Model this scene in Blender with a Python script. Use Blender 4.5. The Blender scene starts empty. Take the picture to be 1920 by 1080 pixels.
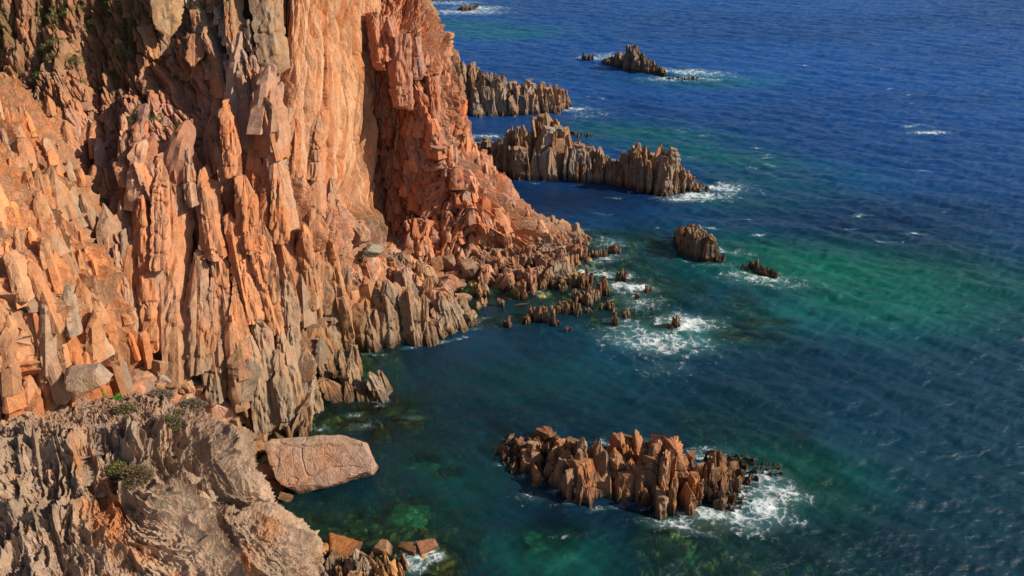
import bpy, math
import numpy as np
from mathutils import Vector

# ------------------------------------------------------------------ camera, sky, sun, exposure
scene = bpy.context.scene
CAM_H = 60.0
PITCH = math.radians(27.0)
FPX = 1575.0                      # focal length in pixels of the 1920 px wide photograph
cam_d = bpy.data.cameras.new("camera")
cam_d.sensor_width = 36.0
cam_d.lens = 36.0 * FPX / 1920.0
cam_d.clip_end = 60000.0
cam = bpy.data.objects.new("camera", cam_d)
cam.location = (0, 0, CAM_H)
cam.rotation_euler = (math.radians(90) - PITCH, 0, 0)
scene.collection.objects.link(cam)
scene.camera = cam

SUN_AZ = math.radians(98)        # clockwise from +Y
SUN_EL = math.radians(33)
world = bpy.data.worlds.new("World")
scene.world = world
world.use_nodes = True
wt = world.node_tree
wt.nodes.clear()
sky = wt.nodes.new("ShaderNodeTexSky")
sky.sky_type = 'NISHITA'
sky.sun_disc = False
sky.sun_elevation = SUN_EL
sky.sun_rotation = SUN_AZ
bg = wt.nodes.new("ShaderNodeBackground")
bg.inputs[1].default_value = 0.075
wo = wt.nodes.new("ShaderNodeOutputWorld")
wt.links.new(sky.outputs[0], bg.inputs[0])
wt.links.new(bg.outputs[0], wo.inputs[0])

sun_d = bpy.data.lights.new("sun", 'SUN')
sun_d.energy = 5.0
sun_d.angle = math.radians(0.5)
sun_d.color = (1.0, 0.86, 0.68)
sun = bpy.data.objects.new("sun", sun_d)
sdir = Vector((math.sin(SUN_AZ) * math.cos(SUN_EL), math.cos(SUN_AZ) * math.cos(SUN_EL), math.sin(SUN_EL)))
sun.rotation_euler = (-sdir).to_track_quat('-Z', 'Y').to_euler()
sun.location = (80, -20, 120)
scene.collection.objects.link(sun)

scene.render.engine = 'CYCLES'
scene.view_settings.view_transform = 'Standard'
scene.view_settings.look = 'None'
scene.view_settings.exposure = 0.18
scene.view_settings.gamma = 1.0
scene.cycles.max_bounces = 6
scene.cycles.transparent_max_bounces = 6

# ------------------------------------------------------------------ numeric helpers
ST, CT = math.sin(PITCH), math.cos(PITCH)
f4 = np.float64


def ray_slope(py):
    r = (py - 540.0) / FPX
    return (ST + r * CT) / (CT - r * ST)


def PY(px, py, Y):
    """world point seen at photo position (px,py) and lying at distance Y"""
    r = (py - 540.0) / FPX
    t = Y / (CT - r * ST)
    return np.array([(px - 960.0) / FPX * t, Y, CAM_H - t * (ST + r * CT)])


def PZ(px, py, z=0.0):
    """world point seen at photo position (px,py) and lying at height z"""
    r = (py - 540.0) / FPX
    t = (CAM_H - z) / (ST + r * CT)
    return np.array([(px - 960.0) / FPX * t, (CT - r * ST) * t, z])


def h01(i, j, k=0, seed=0):
    i = np.asarray(i).astype(np.int64); j = np.asarray(j).astype(np.int64); k = np.asarray(k).astype(np.int64)
    n = (i * 73856093) ^ (j * 19349663) ^ (k * 83492791) ^ (seed * 2654435761)
    n &= 0xffffffff
    n = (n ^ (n >> 15)) * 2246822519 & 0xffffffff
    n = (n ^ (n >> 13)) * 3266489917 & 0xffffffff
    n = n ^ (n >> 16)
    return n.astype(np.float64) / 4294967296.0


def vn3(x, y, z, seed=0):
    xi, yi, zi = np.floor(x), np.floor(y), np.floor(z)
    fx, fy, fz = x - xi, y - yi, z - zi
    fx = fx * fx * (3 - 2 * fx); fy = fy * fy * (3 - 2 * fy); fz = fz * fz * (3 - 2 * fz)
    xi = xi.astype(np.int64); yi = yi.astype(np.int64); zi = zi.astype(np.int64)
    out = 0
    for a in (0, 1):
        wa = fx if a else 1 - fx
        for b in (0, 1):
            wb = fy if b else 1 - fy
            for c in (0, 1):
                wc = fz if c else 1 - fz
                out = out + wa * wb * wc * h01(xi + a, yi + b, zi + c, seed)
    return out * 2 - 1


def fbm(x, y, z, oct=4, seed=0, gain=0.5):
    s = 0; a = 1.0; n = 0
    for o in range(oct):
        s = s + a * vn3(x, y, z, seed + o * 17); n += a
        x = x * 2.03 + 5.1; y = y * 2.03 + 1.7; z = z * 2.03 + 9.2; a *= gain
    return s / n


def relu(x):
    return np.maximum(x, 0)


def sst(a, b, x):
    t = np.clip((x - a) / (b - a), 0, 1)
    return t * t * (3 - 2 * t)


def crags(s, h, a, b, amp, lean=0.0, seed=0, topk=(2.0, 5.0), sidek=(0.7, 2.6), cl=.45):
    """union of faceted upright blades over a surface; s across, h up, in metres"""
    S = s + lean * h
    ci = np.floor(S / a).astype(np.int64); cj0 = h / b
    best = np.full(s.shape, -1e9); bid = np.zeros(s.shape); sec = np.full(s.shape, -1e9)
    for di in (-1, 0, 1):
        i = ci + di
        off = h01(i, 7, 3, seed)           # each column of blades gets its own vertical phase
        cj = np.floor(cj0 + off).astype(np.int64)
        for dj in (-1, 0, 1):
            j = cj + dj
            cx = (i + 0.15 + 0.7 * h01(i, j, 1, seed)) * a
            cy = (j - off + 0.15 + 0.7 * h01(i, j, 2, seed)) * b
            o = h01(i, j, 3, seed) * amp
            l2 = (h01(i, j, 4, seed) - 0.5) * 0.5
            dx = S - cx - l2 * (h - cy); dh = h - cy
            T = b * (0.15 + 0.45 * h01(i, j, 9, seed))
            kl = sidek[0] + (sidek[1] - sidek[0]) * h01(i, j, 5, seed)
            kr = sidek[0] + (sidek[1] - sidek[0]) * h01(i, j, 6, seed)
            kt = topk[0] + (topk[1] - topk[0]) * h01(i, j, 7, seed)
            kb = 0.3 + 1.4 * h01(i, j, 8, seed)
            flat = a * 0.22 * h01(i, j, 10, seed)
            f = o - amp / a * (kl * relu(-dx - flat) + kr * relu(dx - flat)) \
                - amp / b * (kt * relu(dh - T) + kb * relu(-dh - T)) \
                - (h01(i, j, 11, seed) - 0.5) * amp / a * 0.8 * dx
            m = f > best
            sec = np.where(m, best, np.maximum(sec, f))
            best = np.where(m, f, best)
            bid = np.where(m, h01(i, j, 12, seed), bid)
    return best - cl * amp * np.exp(-(best - sec) / (.13 * amp)), bid


# ------------------------------------------------------------------ mesh helpers
COL = scene.collection


def tag(o, label=None, cat=None, group=None, kind=None):
    if label: o['label'] = label
    if cat: o['category'] = cat
    if group: o['group'] = group
    if kind: o['kind'] = kind
    return o


def mesh_obj(name, V, quads, mat, col=None, smooth=False, parent=None, tris=None, origin=True, attrs=None):
    V = np.asarray(V, float)
    loc = np.zeros(3)
    if origin:
        loc = np.array([V[:, 0].mean(), V[:, 1].mean(), max(V[:, 2].min(), -0.5)])
    me = bpy.data.meshes.new(name)
    nq = len(quads) if quads is not None else 0
    nt = len(tris) if tris is not None else 0
    me.vertices.add(len(V))
    me.vertices.foreach_set("co", (V - loc).astype(np.float32).ravel())
    idx = []
    if nq: idx.append(np.asarray(quads, np.int32).ravel())
    if nt: idx.append(np.asarray(tris, np.int32).ravel())
    idx = np.concatenate(idx)
    me.loops.add(len(idx))
    me.loops.foreach_set("vertex_index", idx)
    me.polygons.add(nq + nt)
    st = np.concatenate([np.arange(nq) * 4, nq * 4 + np.arange(nt) * 3]).astype(np.int32)
    me.polygons.foreach_set("loop_start", st)
    me.polygons.foreach_set("use_smooth", np.full(nq + nt, smooth))
    me.update(calc_edges=True)
    if col is not None:
        a = me.color_attributes.new("Col", 'FLOAT_COLOR', 'POINT')
        c = np.ones((len(V), 4), np.float32); c[:, :3] = col
        a.data.foreach_set("color", c.ravel())
    if attrs:
        for k, v in attrs.items():
            a = me.attributes.new(k, 'FLOAT', 'POINT')
            a.data.foreach_set("value", np.asarray(v, np.float32))
    me.materials.append(mat)
    o = bpy.data.objects.new(name, me)
    COL.objects.link(o)
    o.location = loc
    if parent is not None:
        o.parent = parent
        o.location = loc - np.array(parent.location)
    return o


def grid_quads(nv, nu, flip=False):
    i = np.arange(nv - 1)[:, None] * nu + np.arange(nu - 1)[None, :]
    q = np.stack([i, i + 1, i + nu + 1, i + nu], -1).reshape(-1, 4)
    return q[:, ::-1] if flip else q


def catmull(C, n):
    """C (k, ...) control values -> n samples"""
    k = len(C)
    t = np.linspace(0, k - 1, n)
    i = np.minimum(t.astype(int), k - 2); f = (t - i).reshape((-1,) + (1,) * (C.ndim - 1))
    g = lambda q: C[np.clip(q, 0, k - 1)]
    p0, p1, p2, p3 = g(i - 1), g(i), g(i + 1), g(i + 2)
    return 0.5 * (2 * p1 + (p2 - p0) * f + (2 * p0 - 5 * p1 + 4 * p2 - p3) * f * f + (3 * p1 - p0 - 3 * p2 + p3) * f ** 3)


class Sheet:
    """a curved rock face through control points; displaced into crags"""
    def __init__(s, rows, nu, nv, curl=None, curl_left=None):
        P = np.array([[np.concatenate([PY(*c), [c[0], c[1]]]) for c in r] for r in rows])
        if curl is not None:
            ex = []
            for dx, dy, dz in curl:
                e = P[:, -1].copy(); e[:, 0] += dx; e[:, 1] += dy; e[:, 2] += dz; e[:, 3] += 30 * len(ex) + 30
                ex.append(e[:, None])
            P = np.concatenate([P] + ex, 1)
        G = catmull(P, nv)                       # nv, k, 5
        G = catmull(G.transpose(1, 0, 2), nu).transpose(1, 0, 2)   # nv, nu, 5
        s.P = G[..., :3].copy(); s.px = G[..., 3]; s.py = G[..., 4]
        du = np.gradient(s.P, axis=1); dv = np.gradient(s.P, axis=0)
        n = np.cross(du, dv); n /= np.linalg.norm(n, axis=-1, keepdims=True) + 1e-9
        mid = n[nv // 2, nu // 2]
        if mid[1] > 0: n = -n
        s.N = n
        ls = np.linalg.norm(du, axis=-1); s.s = np.cumsum(ls[nv // 2])[None, :] + 0 * ls
        lh = np.linalg.norm(dv, axis=-1); s.h = -np.cumsum(lh, 0)
        s.nu, s.nv = nu, nv
        s.tone = 0

    def warp(s, k=0.45, f=0.45, seed=0):
        x, y, z = s.P[..., 0], s.P[..., 1], s.P[..., 2]
        a = fbm(x * f, y * f, z * f * 0.5, 3, seed) * k
        b = fbm(x * f, y * f, z * f * 0.5, 3, seed + 50) * k
        return s.s + a, s.h + b

    def build(s, name, mat, disp, col, label, cat, side=0.0, **kw):
        x, y, z = s.P[..., 0], s.P[..., 1], s.P[..., 2]
        V = s.P + s.N * disp[..., None]
        o = mesh_obj(name, V.reshape(-1, 3), grid_quads(s.nv, s.nu), mat, col.reshape(-1, 3), **kw)
        tag(o, label, cat, kind='structure')
        return o


def mix(a, b, t):
    t = np.asarray(t)[..., None]
    return np.asarray(a) * (1 - t) + np.asarray(b) * t


ORANGE = np.array([0.455, 0.225, 0.122])
SALMON = np.array([0.42, 0.215, 0.125])
REDDY = np.array([0.40, 0.185, 0.118])
TAN = np.array([0.31, 0.20, 0.12])
BROWN = np.array([0.26, 0.18, 0.122])
GREYT = np.array([0.34, 0.27, 0.20])
DARKW = np.array([0.055, 0.035, 0.02])
WET = np.array([0.085, 0.052, 0.027])


def rockcol(P, base, ids=None, low=TAN, lo=(4, 14), seed=3, vary=0.25, tide=1.0):
    x, y, z = P[..., 0], P[..., 1], P[..., 2]
    n1 = fbm(x * .12, y * .12, z * .06, 3, seed)
    n2 = fbm(x * .5, y * .5, z * .12, 3, seed + 5)
    c = mix(low, base, sst(lo[0], lo[1], z + 4 * n1))
    c = mix(c, c * np.array([.86, .95, 1.08]), sst(0.0, .5, n2))
    c = mix(c, c * np.array([1.1, .93, .8]), sst(0.1, .5, -n2))
    b = 1 + vary * n1 + vary * .6 * n2
    if ids is not None:
        b = b * (0.78 + 0.42 * ids)
        j = (ids * 7.31) % 1
        c = mix(c, c * np.array([.90, 1.04, 1.18]), sst(.62, .74, j))
        c = mix(c, c * np.array([1.06, .93, .80]), sst(.34, .22, j))
    c = c * b[..., None]
    # tide band: wet, algae-dark rock just above the water
    w = sst(tide + .5, tide * .25, z + .35 * n2)
    c = mix(c, WET * (1 + .6 * n2[..., None]), w * .88)
    return np.clip(c, 0.01, .9)


def polar(N, R, A, rng, w, d, L, yaw, taper=(0.0, .3), point=(.15, .6), blunt=1.2, k=6):
    """radius table (N,R,A) of convex faceted pillars, axis parameter t"""
    s = np.linspace(0, 1, R)
    t = (1 - (1 - s) ** 1.5)[None, :, None, None]
    ph = (np.arange(k) / k * 2 * np.pi)[None] + rng.uniform(-.42, .42, (N, k)) * 5.5 / k + rng.uniform(0, 6, (N, 1))
    D = np.sqrt((w[:, None] / 2 * np.cos(ph)) ** 2 + (d[:, None] / 2 * np.sin(ph)) ** 2) * rng.uniform(.8, 1.05, (N, k))
    # sample angles fall exactly on the corners between neighbouring faces
    p2 = np.roll(ph, -1, 1); D2 = np.roll(D, -1, 1)
    p2 = p2 + np.where(p2 < ph, 2 * np.pi, 0)
    cr = np.arctan2(-(D * np.cos(p2) - D2 * np.cos(ph)), D * np.sin(p2) - D2 * np.sin(ph))
    mid_ = (ph + p2) / 2
    cr = cr + np.round((mid_ - cr) / np.pi) * np.pi
    cr = np.clip(cr, ph + .15 * (p2 - ph), p2 - .15 * (p2 - ph))
    q_ = np.linspace(0, k, A, endpoint=False); a0 = q_.astype(int)
    ext = np.concatenate([cr, cr[:, :1] + 2 * np.pi], 1)
    th = ext[:, a0] * (1 - (q_ - a0)) + ext[:, a0 + 1] * (q_ - a0)
    tap = rng.uniform(*taper, (N, k))
    t0 = rng.uniform(0, .7, (N, k))
    c = np.maximum(np.cos(th[:, :, None] - ph[:, None, :]), .12)[:, None]      # N,1,A,k
    nar = 1 - tap[:, None, None, :] * relu(t - t0[:, None, None, :]) / (1 - t0[:, None, None, :])
    r = (D[:, None, None, :] * nar / c).min(-1)
    m = 4
    pt = rng.uniform(0, 2 * np.pi, (N, m))
    tau = 1 + rng.uniform(0, blunt - 1, (N, m)); cot = rng.uniform(*point, (N, m))
    c = np.maximum(np.cos(th[:, :, None] - pt[:, None, :]), .02)[:, None]
    rt = (relu(tau[:, None, None, :] - t) * (L * 1.0)[:, None, None, None] * cot[:, None, None, :] + .04) / c
    rt = rt.min(-1); top = rt < r
    r = np.minimum(r, rt)
    return th, t[0, :, 0, 0], r, top


def shards(B, T, w, d, yaw, seed=0, R=20, A=18, rough=.07, rib=None, **kw):
    """N faceted upright pillars from base points B to tips T. returns V, quads, tris, ids"""
    rng = np.random.default_rng(seed)
    B = np.asarray(B, float); T = np.asarray(T, float); N = len(B)
    w = np.broadcast_to(np.asarray(w, float), (N,)); d = np.broadcast_to(np.asarray(d, float), (N,))
    yaw = np.broadcast_to(np.asarray(yaw, float), (N,))
    L = np.linalg.norm(T - B, axis=1)
    th, t, r, top_ = polar(N, R, A, rng, w, d, L, yaw, **kw)
    ct, sn = np.cos(th)[:, None], np.sin(th)[:, None]
    cy, sy = np.cos(yaw)[:, None, None], np.sin(yaw)[:, None, None]
    ax = B[:, None, None] + t[None, :, None, None] * (T - B)[:, None, None]
    ux = ct * cy - sn * sy; uy = ct * sy + sn * cy
    ws = np.minimum(w, d)[:, None, None]
    X = ax[..., 0] + r * ux; Y = ax[..., 1] + r * uy; Z = ax[..., 2] + 0 * r
    n = fbm(X * 1.1, Y * 1.1, Z * .45, 3, seed + 9) * .6 + fbm(X * .45, Y * .45, Z * 1.3, 2, seed + 19) * .5
    r = r * (1 + (rough * 2.6 * n))
    gr = 1 - np.abs(vn3(X * 1.7 / np.maximum(ws, .5), Y * 1.7 / np.maximum(ws, .5), Z * .22, seed + 41))
    r = r * (1 - .22 * relu(gr - .82) / .18)
    if rib is not None:
        pr = np.broadcast_to(th[:, None] * ws * .5, X.shape) + (np.arange(N) * 37.7)[:, None, None]
        f, fi = crags(pr, Z + .4 * n, rib[0], rib[1], rib[2], 0.0, seed + 61)
        f2, fi2 = crags(pr * 1.0, Z + .2 * n, rib[0] * .42, rib[1] * .4, rib[2] * .4, 0.0, seed + 63)
        k_ = np.clip(r / (rib[0] * 1.2), 0, 1) * np.where(top_, .35, 1)
        r = r + (f + f2 - rib[2] * .9) * k_
    # horizontal joints
    zc = Z / 1.3 + fbm(X * .3, Y * .3, Z * .3, 2, seed + 31) * 1.4 + th[:, None] * 0 + h01(np.arange(N), 3, 1, seed)[:, None, None] * 7
    g = np.abs(zc - np.round(zc))
    keep = h01(np.round(zc), np.arange(N)[:, None, None], 1, seed) > (.45 if rib is None else .72)
    r = r - np.where(keep, relu(.12 - g) / .12, 0) * .10 * ws
    r = np.maximum(r, .01)
    X = ax[..., 0] + r * ux; Y = ax[..., 1] + r * uy
    if rib is not None: Z = Z + (f - rib[2] * .5) * 1.6 * t[None, :, None] ** 3 * np.minimum(1, 1.1 / ws)
    V = np.stack([X, Y, Z + 0 * X], -1)             # N,R,A,3
    V[:, -1] = (ax[:, -1, :, :] + V[:, -1]) / 2
    base = (np.arange(N) * R * A)[:, None, None]
    i = np.arange(R - 1)[None, :, None]; j = np.arange(A)[None, None, :]
    j2 = (j + 1) % A
    q = np.stack([base + i * A + j, base + i * A + j2, base + (i + 1) * A + j2, base + (i + 1) * A + j], -1).reshape(-1, 4)
    top = (np.arange(N) * R * A + (R - 1) * A)[:, None]
    jj = np.arange(1, A - 1)[None]
    tr = np.stack([top + 0 * jj, top + jj, top + jj + 1], -1).reshape(-1, 3)
    ids = np.repeat(h01(np.arange(N), 5, 5, seed), R * A)
    return V.reshape(-1, 3), q, tr, ids


def merge(parts):
    Vs, Q, T, I = [], [], [], []; o = 0
    for V, q, t, i in parts:
        Vs.append(V); Q.append(q + o); T.append(t + o); I.append(i); o += len(V)
    return np.concatenate(Vs), np.concatenate(Q), np.concatenate(T), np.concatenate(I)


def boulder(c, size, seed=0, k=9, nseg=22, fs=1.0, rough=.05, yaw=0, tilt=(0, 0), planes=None, box=.75, cracks=0):
    """one faceted boulder: a convex body cut by planes, with worn noise"""
    rng = np.random.default_rng(seed)
    nr = nseg // 2 + 1
    ph = np.linspace(0, np.pi, nr + 1)[:, None]; th = np.linspace(0, 2 * np.pi, nseg, endpoint=False)[None]
    D = np.stack([np.sin(ph) * np.cos(th), np.sin(ph) * np.sin(th), np.cos(ph) + 0 * th], -1)
    if planes is None:
        n = rng.normal(size=(k, 3)); n /= np.linalg.norm(n, axis=1)[:, None]
        n = np.concatenate([n, np.array([[1, 0, 0], [-1, 0, 0], [0, 1, 0], [0, -1, 0], [0, 0, 1], [0, 0, -1]]) + rng.normal(size=(6, 3)) * .18])
        n /= np.linalg.norm(n, axis=1)[:, None]
        dist = np.concatenate([rng.uniform(.78, 1.15, k), rng.uniform(box * .85, box * 1.1, 6)])
    else:
        n = np.array([p[:3] for p in planes], float); l = np.linalg.norm(n, axis=1); n /= l[:, None]
        dist = np.array([p[3] for p in planes], float)
    r = (dist / np.maximum((D[..., None, :] * n).sum(-1), .08)).min(-1)
    V = D * r[..., None]
    U = V * fs
    nn = fbm(U[..., 0] * 2.3, U[..., 1] * 2.3, U[..., 2] * 2.3, 4, seed + 3)
    V = V * (1 + rough * 2.2 * nn)[..., None]
    if cracks:
        cx = fbm(U[..., 0] * .9, U[..., 1] * .9, U[..., 2] * .9, 2, seed + 77)
        cy = fbm(U[..., 0] * 1.2, U[..., 1] * 1.2, U[..., 2] * 1.2, 2, seed + 99)
        g = np.minimum(np.abs(cx), np.abs(cy) + .012)
        V = V * (1 - cracks * relu(.022 - g) / .022)[..., None]
    V = V * np.asarray(size, float)
    for ang, a, b in ((tilt[0], 1, 2), (tilt[1], 0, 2), (yaw, 0, 1)):
        ca, sa = math.cos(ang), math.sin(ang)
        va, vb = V[..., a] * ca - V[..., b] * sa, V[..., a] * sa + V[..., b] * ca
        V[..., a], V[..., b] = va, vb
    V = V + np.asarray(c, float)
    A = nseg; R = nr + 1
    i = np.arange(R - 1)[:, None]; j = np.arange(A)[None]
    j2 = (j + 1) % A
    q = np.stack([i * A + j, (i + 1) * A + j, (i + 1) * A + j2, i * A + j2], -1).reshape(-1, 4)
    ids = np.full(R * A, rng.uniform())
    return V.reshape(-1, 3), q, np.zeros((0, 3), int), ids


# ------------------------------------------------------------------ materials
def new_mat(name):
    m = bpy.data.materials.new(name); m.use_nodes = True
    nt = m.node_tree; nt.nodes.clear()
    return m, nt


def N(nt, t, **kw):
    n = nt.nodes.new(t)
    for k, v in kw.items():
        if k == 'inp':
            for a, b in v.items(): n.inputs[a].default_value = b
        else: setattr(n, k, v)
    return n


def rock_material(name, bump=0.5, crack=0.5, scale=1.0, lichen=None, veins=True, tint=(1, 1, 1)):
    m, nt = new_mat(name)
    L = nt.links.new
    geo = N(nt, "ShaderNodeNewGeometry")
    col = N(nt, "ShaderNodeAttribute", attribute_name="Col")
    mp = N(nt, "ShaderNodeMapping", inp={'Scale': (scale, scale, scale * .38)})
    L(geo.outputs['Position'], mp.inputs[0])
    nz = N(nt, "ShaderNodeTexNoise", inp={'Scale': 1.1, 'Detail': 8, 'Roughness': .62, 'Distortion': .4})
    L(mp.outputs[0], nz.inputs['Vector'])
    nf = N(nt, "ShaderNodeTexNoise", inp={'Scale': 6.0, 'Detail': 5, 'Roughness': .7})
    L(geo.outputs['Position'], nf.inputs['Vector'])
    # warped position for the cracks
    va = N(nt, "ShaderNodeVectorMath", operation='MULTIPLY_ADD')
    L(nz.outputs['Color'], va.inputs[0]); va.inputs[1].default_value = (.7, .7, .7); L(mp.outputs[0], va.inputs[2])
    vo = N(nt, "ShaderNodeTexVoronoi", feature='DISTANCE_TO_EDGE', inp={'Scale': .85})
    L(va.outputs[0], vo.inputs['Vector'])
    vo2 = N(nt, "ShaderNodeTexVoronoi", feature='DISTANCE_TO_EDGE', inp={'Scale': 2.1})
    L(va.outputs[0], vo2.inputs['Vector'])
    r1 = N(nt, "ShaderNodeMapRange", inp={'From Min': 0, 'From Max': .045, 'To Min': 0, 'To Max': 1})
    L(vo.outputs['Distance'], r1.inputs[0])
    r2 = N(nt, "ShaderNodeMapRange", inp={'From Min': 0, 'From Max': .06, 'To Min': 0.3, 'To Max': 1})
    L(vo2.outputs['Distance'], r2.inputs[0])
    # colour: attribute x noise
    rc = N(nt, "ShaderNodeMapRange", inp={'From Min': .3, 'From Max': .7, 'To Min': .72, 'To Max': 1.25})
    L(nz.outputs['Fac'], rc.inputs[0])
    rf = N(nt, "ShaderNodeMapRange", inp={'From Min': .3, 'From Max': .7, 'To Min': .82, 'To Max': 1.16})
    L(nf.outputs['Fac'], rf.inputs[0])
    mu = N(nt, "ShaderNodeMath", operation='MULTIPLY'); L(rc.outputs[0], mu.inputs[0]); L(rf.outputs[0], mu.inputs[1])
    cm = N(nt, "ShaderNodeVectorMath", operation='SCALE'); L(col.outputs['Color'], cm.inputs[0]); L(mu.outputs[0], cm.inputs['Scale'])
    last = cm.outputs[0]
    if veins:
        # iron staining: slightly different hue in its own patches
        ns = N(nt, "ShaderNodeTexNoise", inp={'Scale': .55, 'Detail': 5, 'Roughness': .6})
        L(mp.outputs[0], ns.inputs['Vector'])
        rs = N(nt, "ShaderNodeMapRange", inp={'From Min': .5, 'From Max': .66, 'To Min': 0, 'To Max': .6})
        L(ns.outputs['Fac'], rs.inputs[0])
        mm = N(nt, "ShaderNodeMix", data_type='RGBA', blend_type='MULTIPLY'); L(rs.outputs[0], mm.inputs[0]); L(last, mm.inputs[6])
        mm.inputs[7].default_value = (1.0, .74, .56, 1)
        last = mm.outputs[2]
    if lichen:
        nl = N(nt, "ShaderNodeTexNoise", inp={'Scale': lichen[1], 'Detail': 7, 'Roughness': .7})
        L(geo.outputs['Position'], nl.inputs['Vector'])
        rl = N(nt, "ShaderNodeMapRange", inp={'From Min': lichen[2], 'From Max': lichen[2] + .05, 'To Min': 0, 'To Max': .85})
        L(nl.outputs['Fac'], rl.inputs[0])
        ml = N(nt, "ShaderNodeMix", data_type='RGBA'); L(rl.outputs[0], ml.inputs[0]); L(last, ml.inputs[6])
        ml.inputs[7].default_value = (*lichen[0], 1)
        last = ml.outputs[2]
    # height for bump
    a1 = N(nt, "ShaderNodeMath", operation='MULTIPLY_ADD'); L(r1.outputs[0], a1.inputs[0]); a1.inputs[1].default_value = crack * .22; 
    h0 = N(nt, "ShaderNodeMath", operation='MULTIPLY'); L(nz.outputs['Fac'], h0.inputs[0]); h0.inputs[1].default_value = .55
    L(h0.outputs[0], a1.inputs[2])
    a2 = N(nt, "ShaderNodeMath", operation='MULTIPLY_ADD'); L(r2.outputs[0], a2.inputs[0]); a2.inputs[1].default_value = crack * .08; L(a1.outputs[0], a2.inputs[2])
    a3 = N(nt, "ShaderNodeMath", operation='MULTIPLY_ADD'); L(nf.outputs['Fac'], a3.inputs[0]); a3.inputs[1].default_value = .10; L(a2.outputs[0], a3.inputs[2])
    bp = N(nt, "ShaderNodeBump", inp={'Strength': bump, 'Distance': 1.0})
    L(a3.outputs[0], bp.inputs['Height'])
    # wet near the water line: glossier
    sp = N(nt, "ShaderNodeSeparateXYZ"); L(geo.outputs['Position'], sp.inputs[0])
    rw = N(nt, "ShaderNodeMapRange", inp={'From Min': .15, 'From Max': .9, 'To Min': .3, 'To Max': .85})
    L(sp.outputs['Z'], rw.inputs[0])
    pb = N(nt, "ShaderNodeBsdfPrincipled")
    pb.inputs['Specular IOR Level'].default_value = .3
    L(last, pb.inputs['Base Color']); L(rw.outputs[0], pb.inputs['Roughness']); L(bp.outputs[0], pb.inputs['Normal'])
    out = N(nt, "ShaderNodeOutputMaterial"); L(pb.outputs[0], out.inputs[0])
    return m


M_ROCK = rock_material("cliff_rock", .42, .7)
M_ISLE = rock_material("sea_rock", .45, .6, 1.3)
M_GREY = rock_material("weathered_rock", .6, .5, 1.9, lichen=((.50, .13, .02), .8, .655))
M_BOUL = rock_material("boulder_rock", .55, .95, 1.1, veins=False)


def simple_mat(name, rough=.8, var=.5, sc=3.0):
    m, nt = new_mat(name); L = nt.links.new
    col = N(nt, "ShaderNodeAttribute", attribute_name="Col")
    geo = N(nt, "ShaderNodeNewGeometry")
    nz = N(nt, "ShaderNodeTexNoise", inp={'Scale': sc, 'Detail': 5, 'Roughness': .65})
    L(geo.outputs['Position'], nz.inputs['Vector'])
    rc = N(nt, "ShaderNodeMapRange", inp={'From Min': .3, 'From Max': .7, 'To Min': 1 - var, 'To Max': 1 + var})
    L(nz.outputs['Fac'], rc.inputs[0])
    cm = N(nt, "ShaderNodeVectorMath", operation='SCALE'); L(col.outputs['Color'], cm.inputs[0]); L(rc.outputs[0], cm.inputs['Scale'])
    pb = N(nt, "ShaderNodeBsdfPrincipled", inp={'Roughness': rough})
    bp = N(nt, "ShaderNodeBump", inp={'Strength': .5, 'Distance': .3}); L(nz.outputs['Fac'], bp.inputs['Height'])
    L(cm.outputs[0], pb.inputs['Base Color']); L(bp.outputs[0], pb.inputs['Normal'])
    out = N(nt, "ShaderNodeOutputMaterial"); L(pb.outputs[0], out.inputs[0])
    return m


M_BED = simple_mat("seabed_algae", .8, .55, 1.2)
M_LEAF = simple_mat("leaves", .7, .3, 5)

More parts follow.
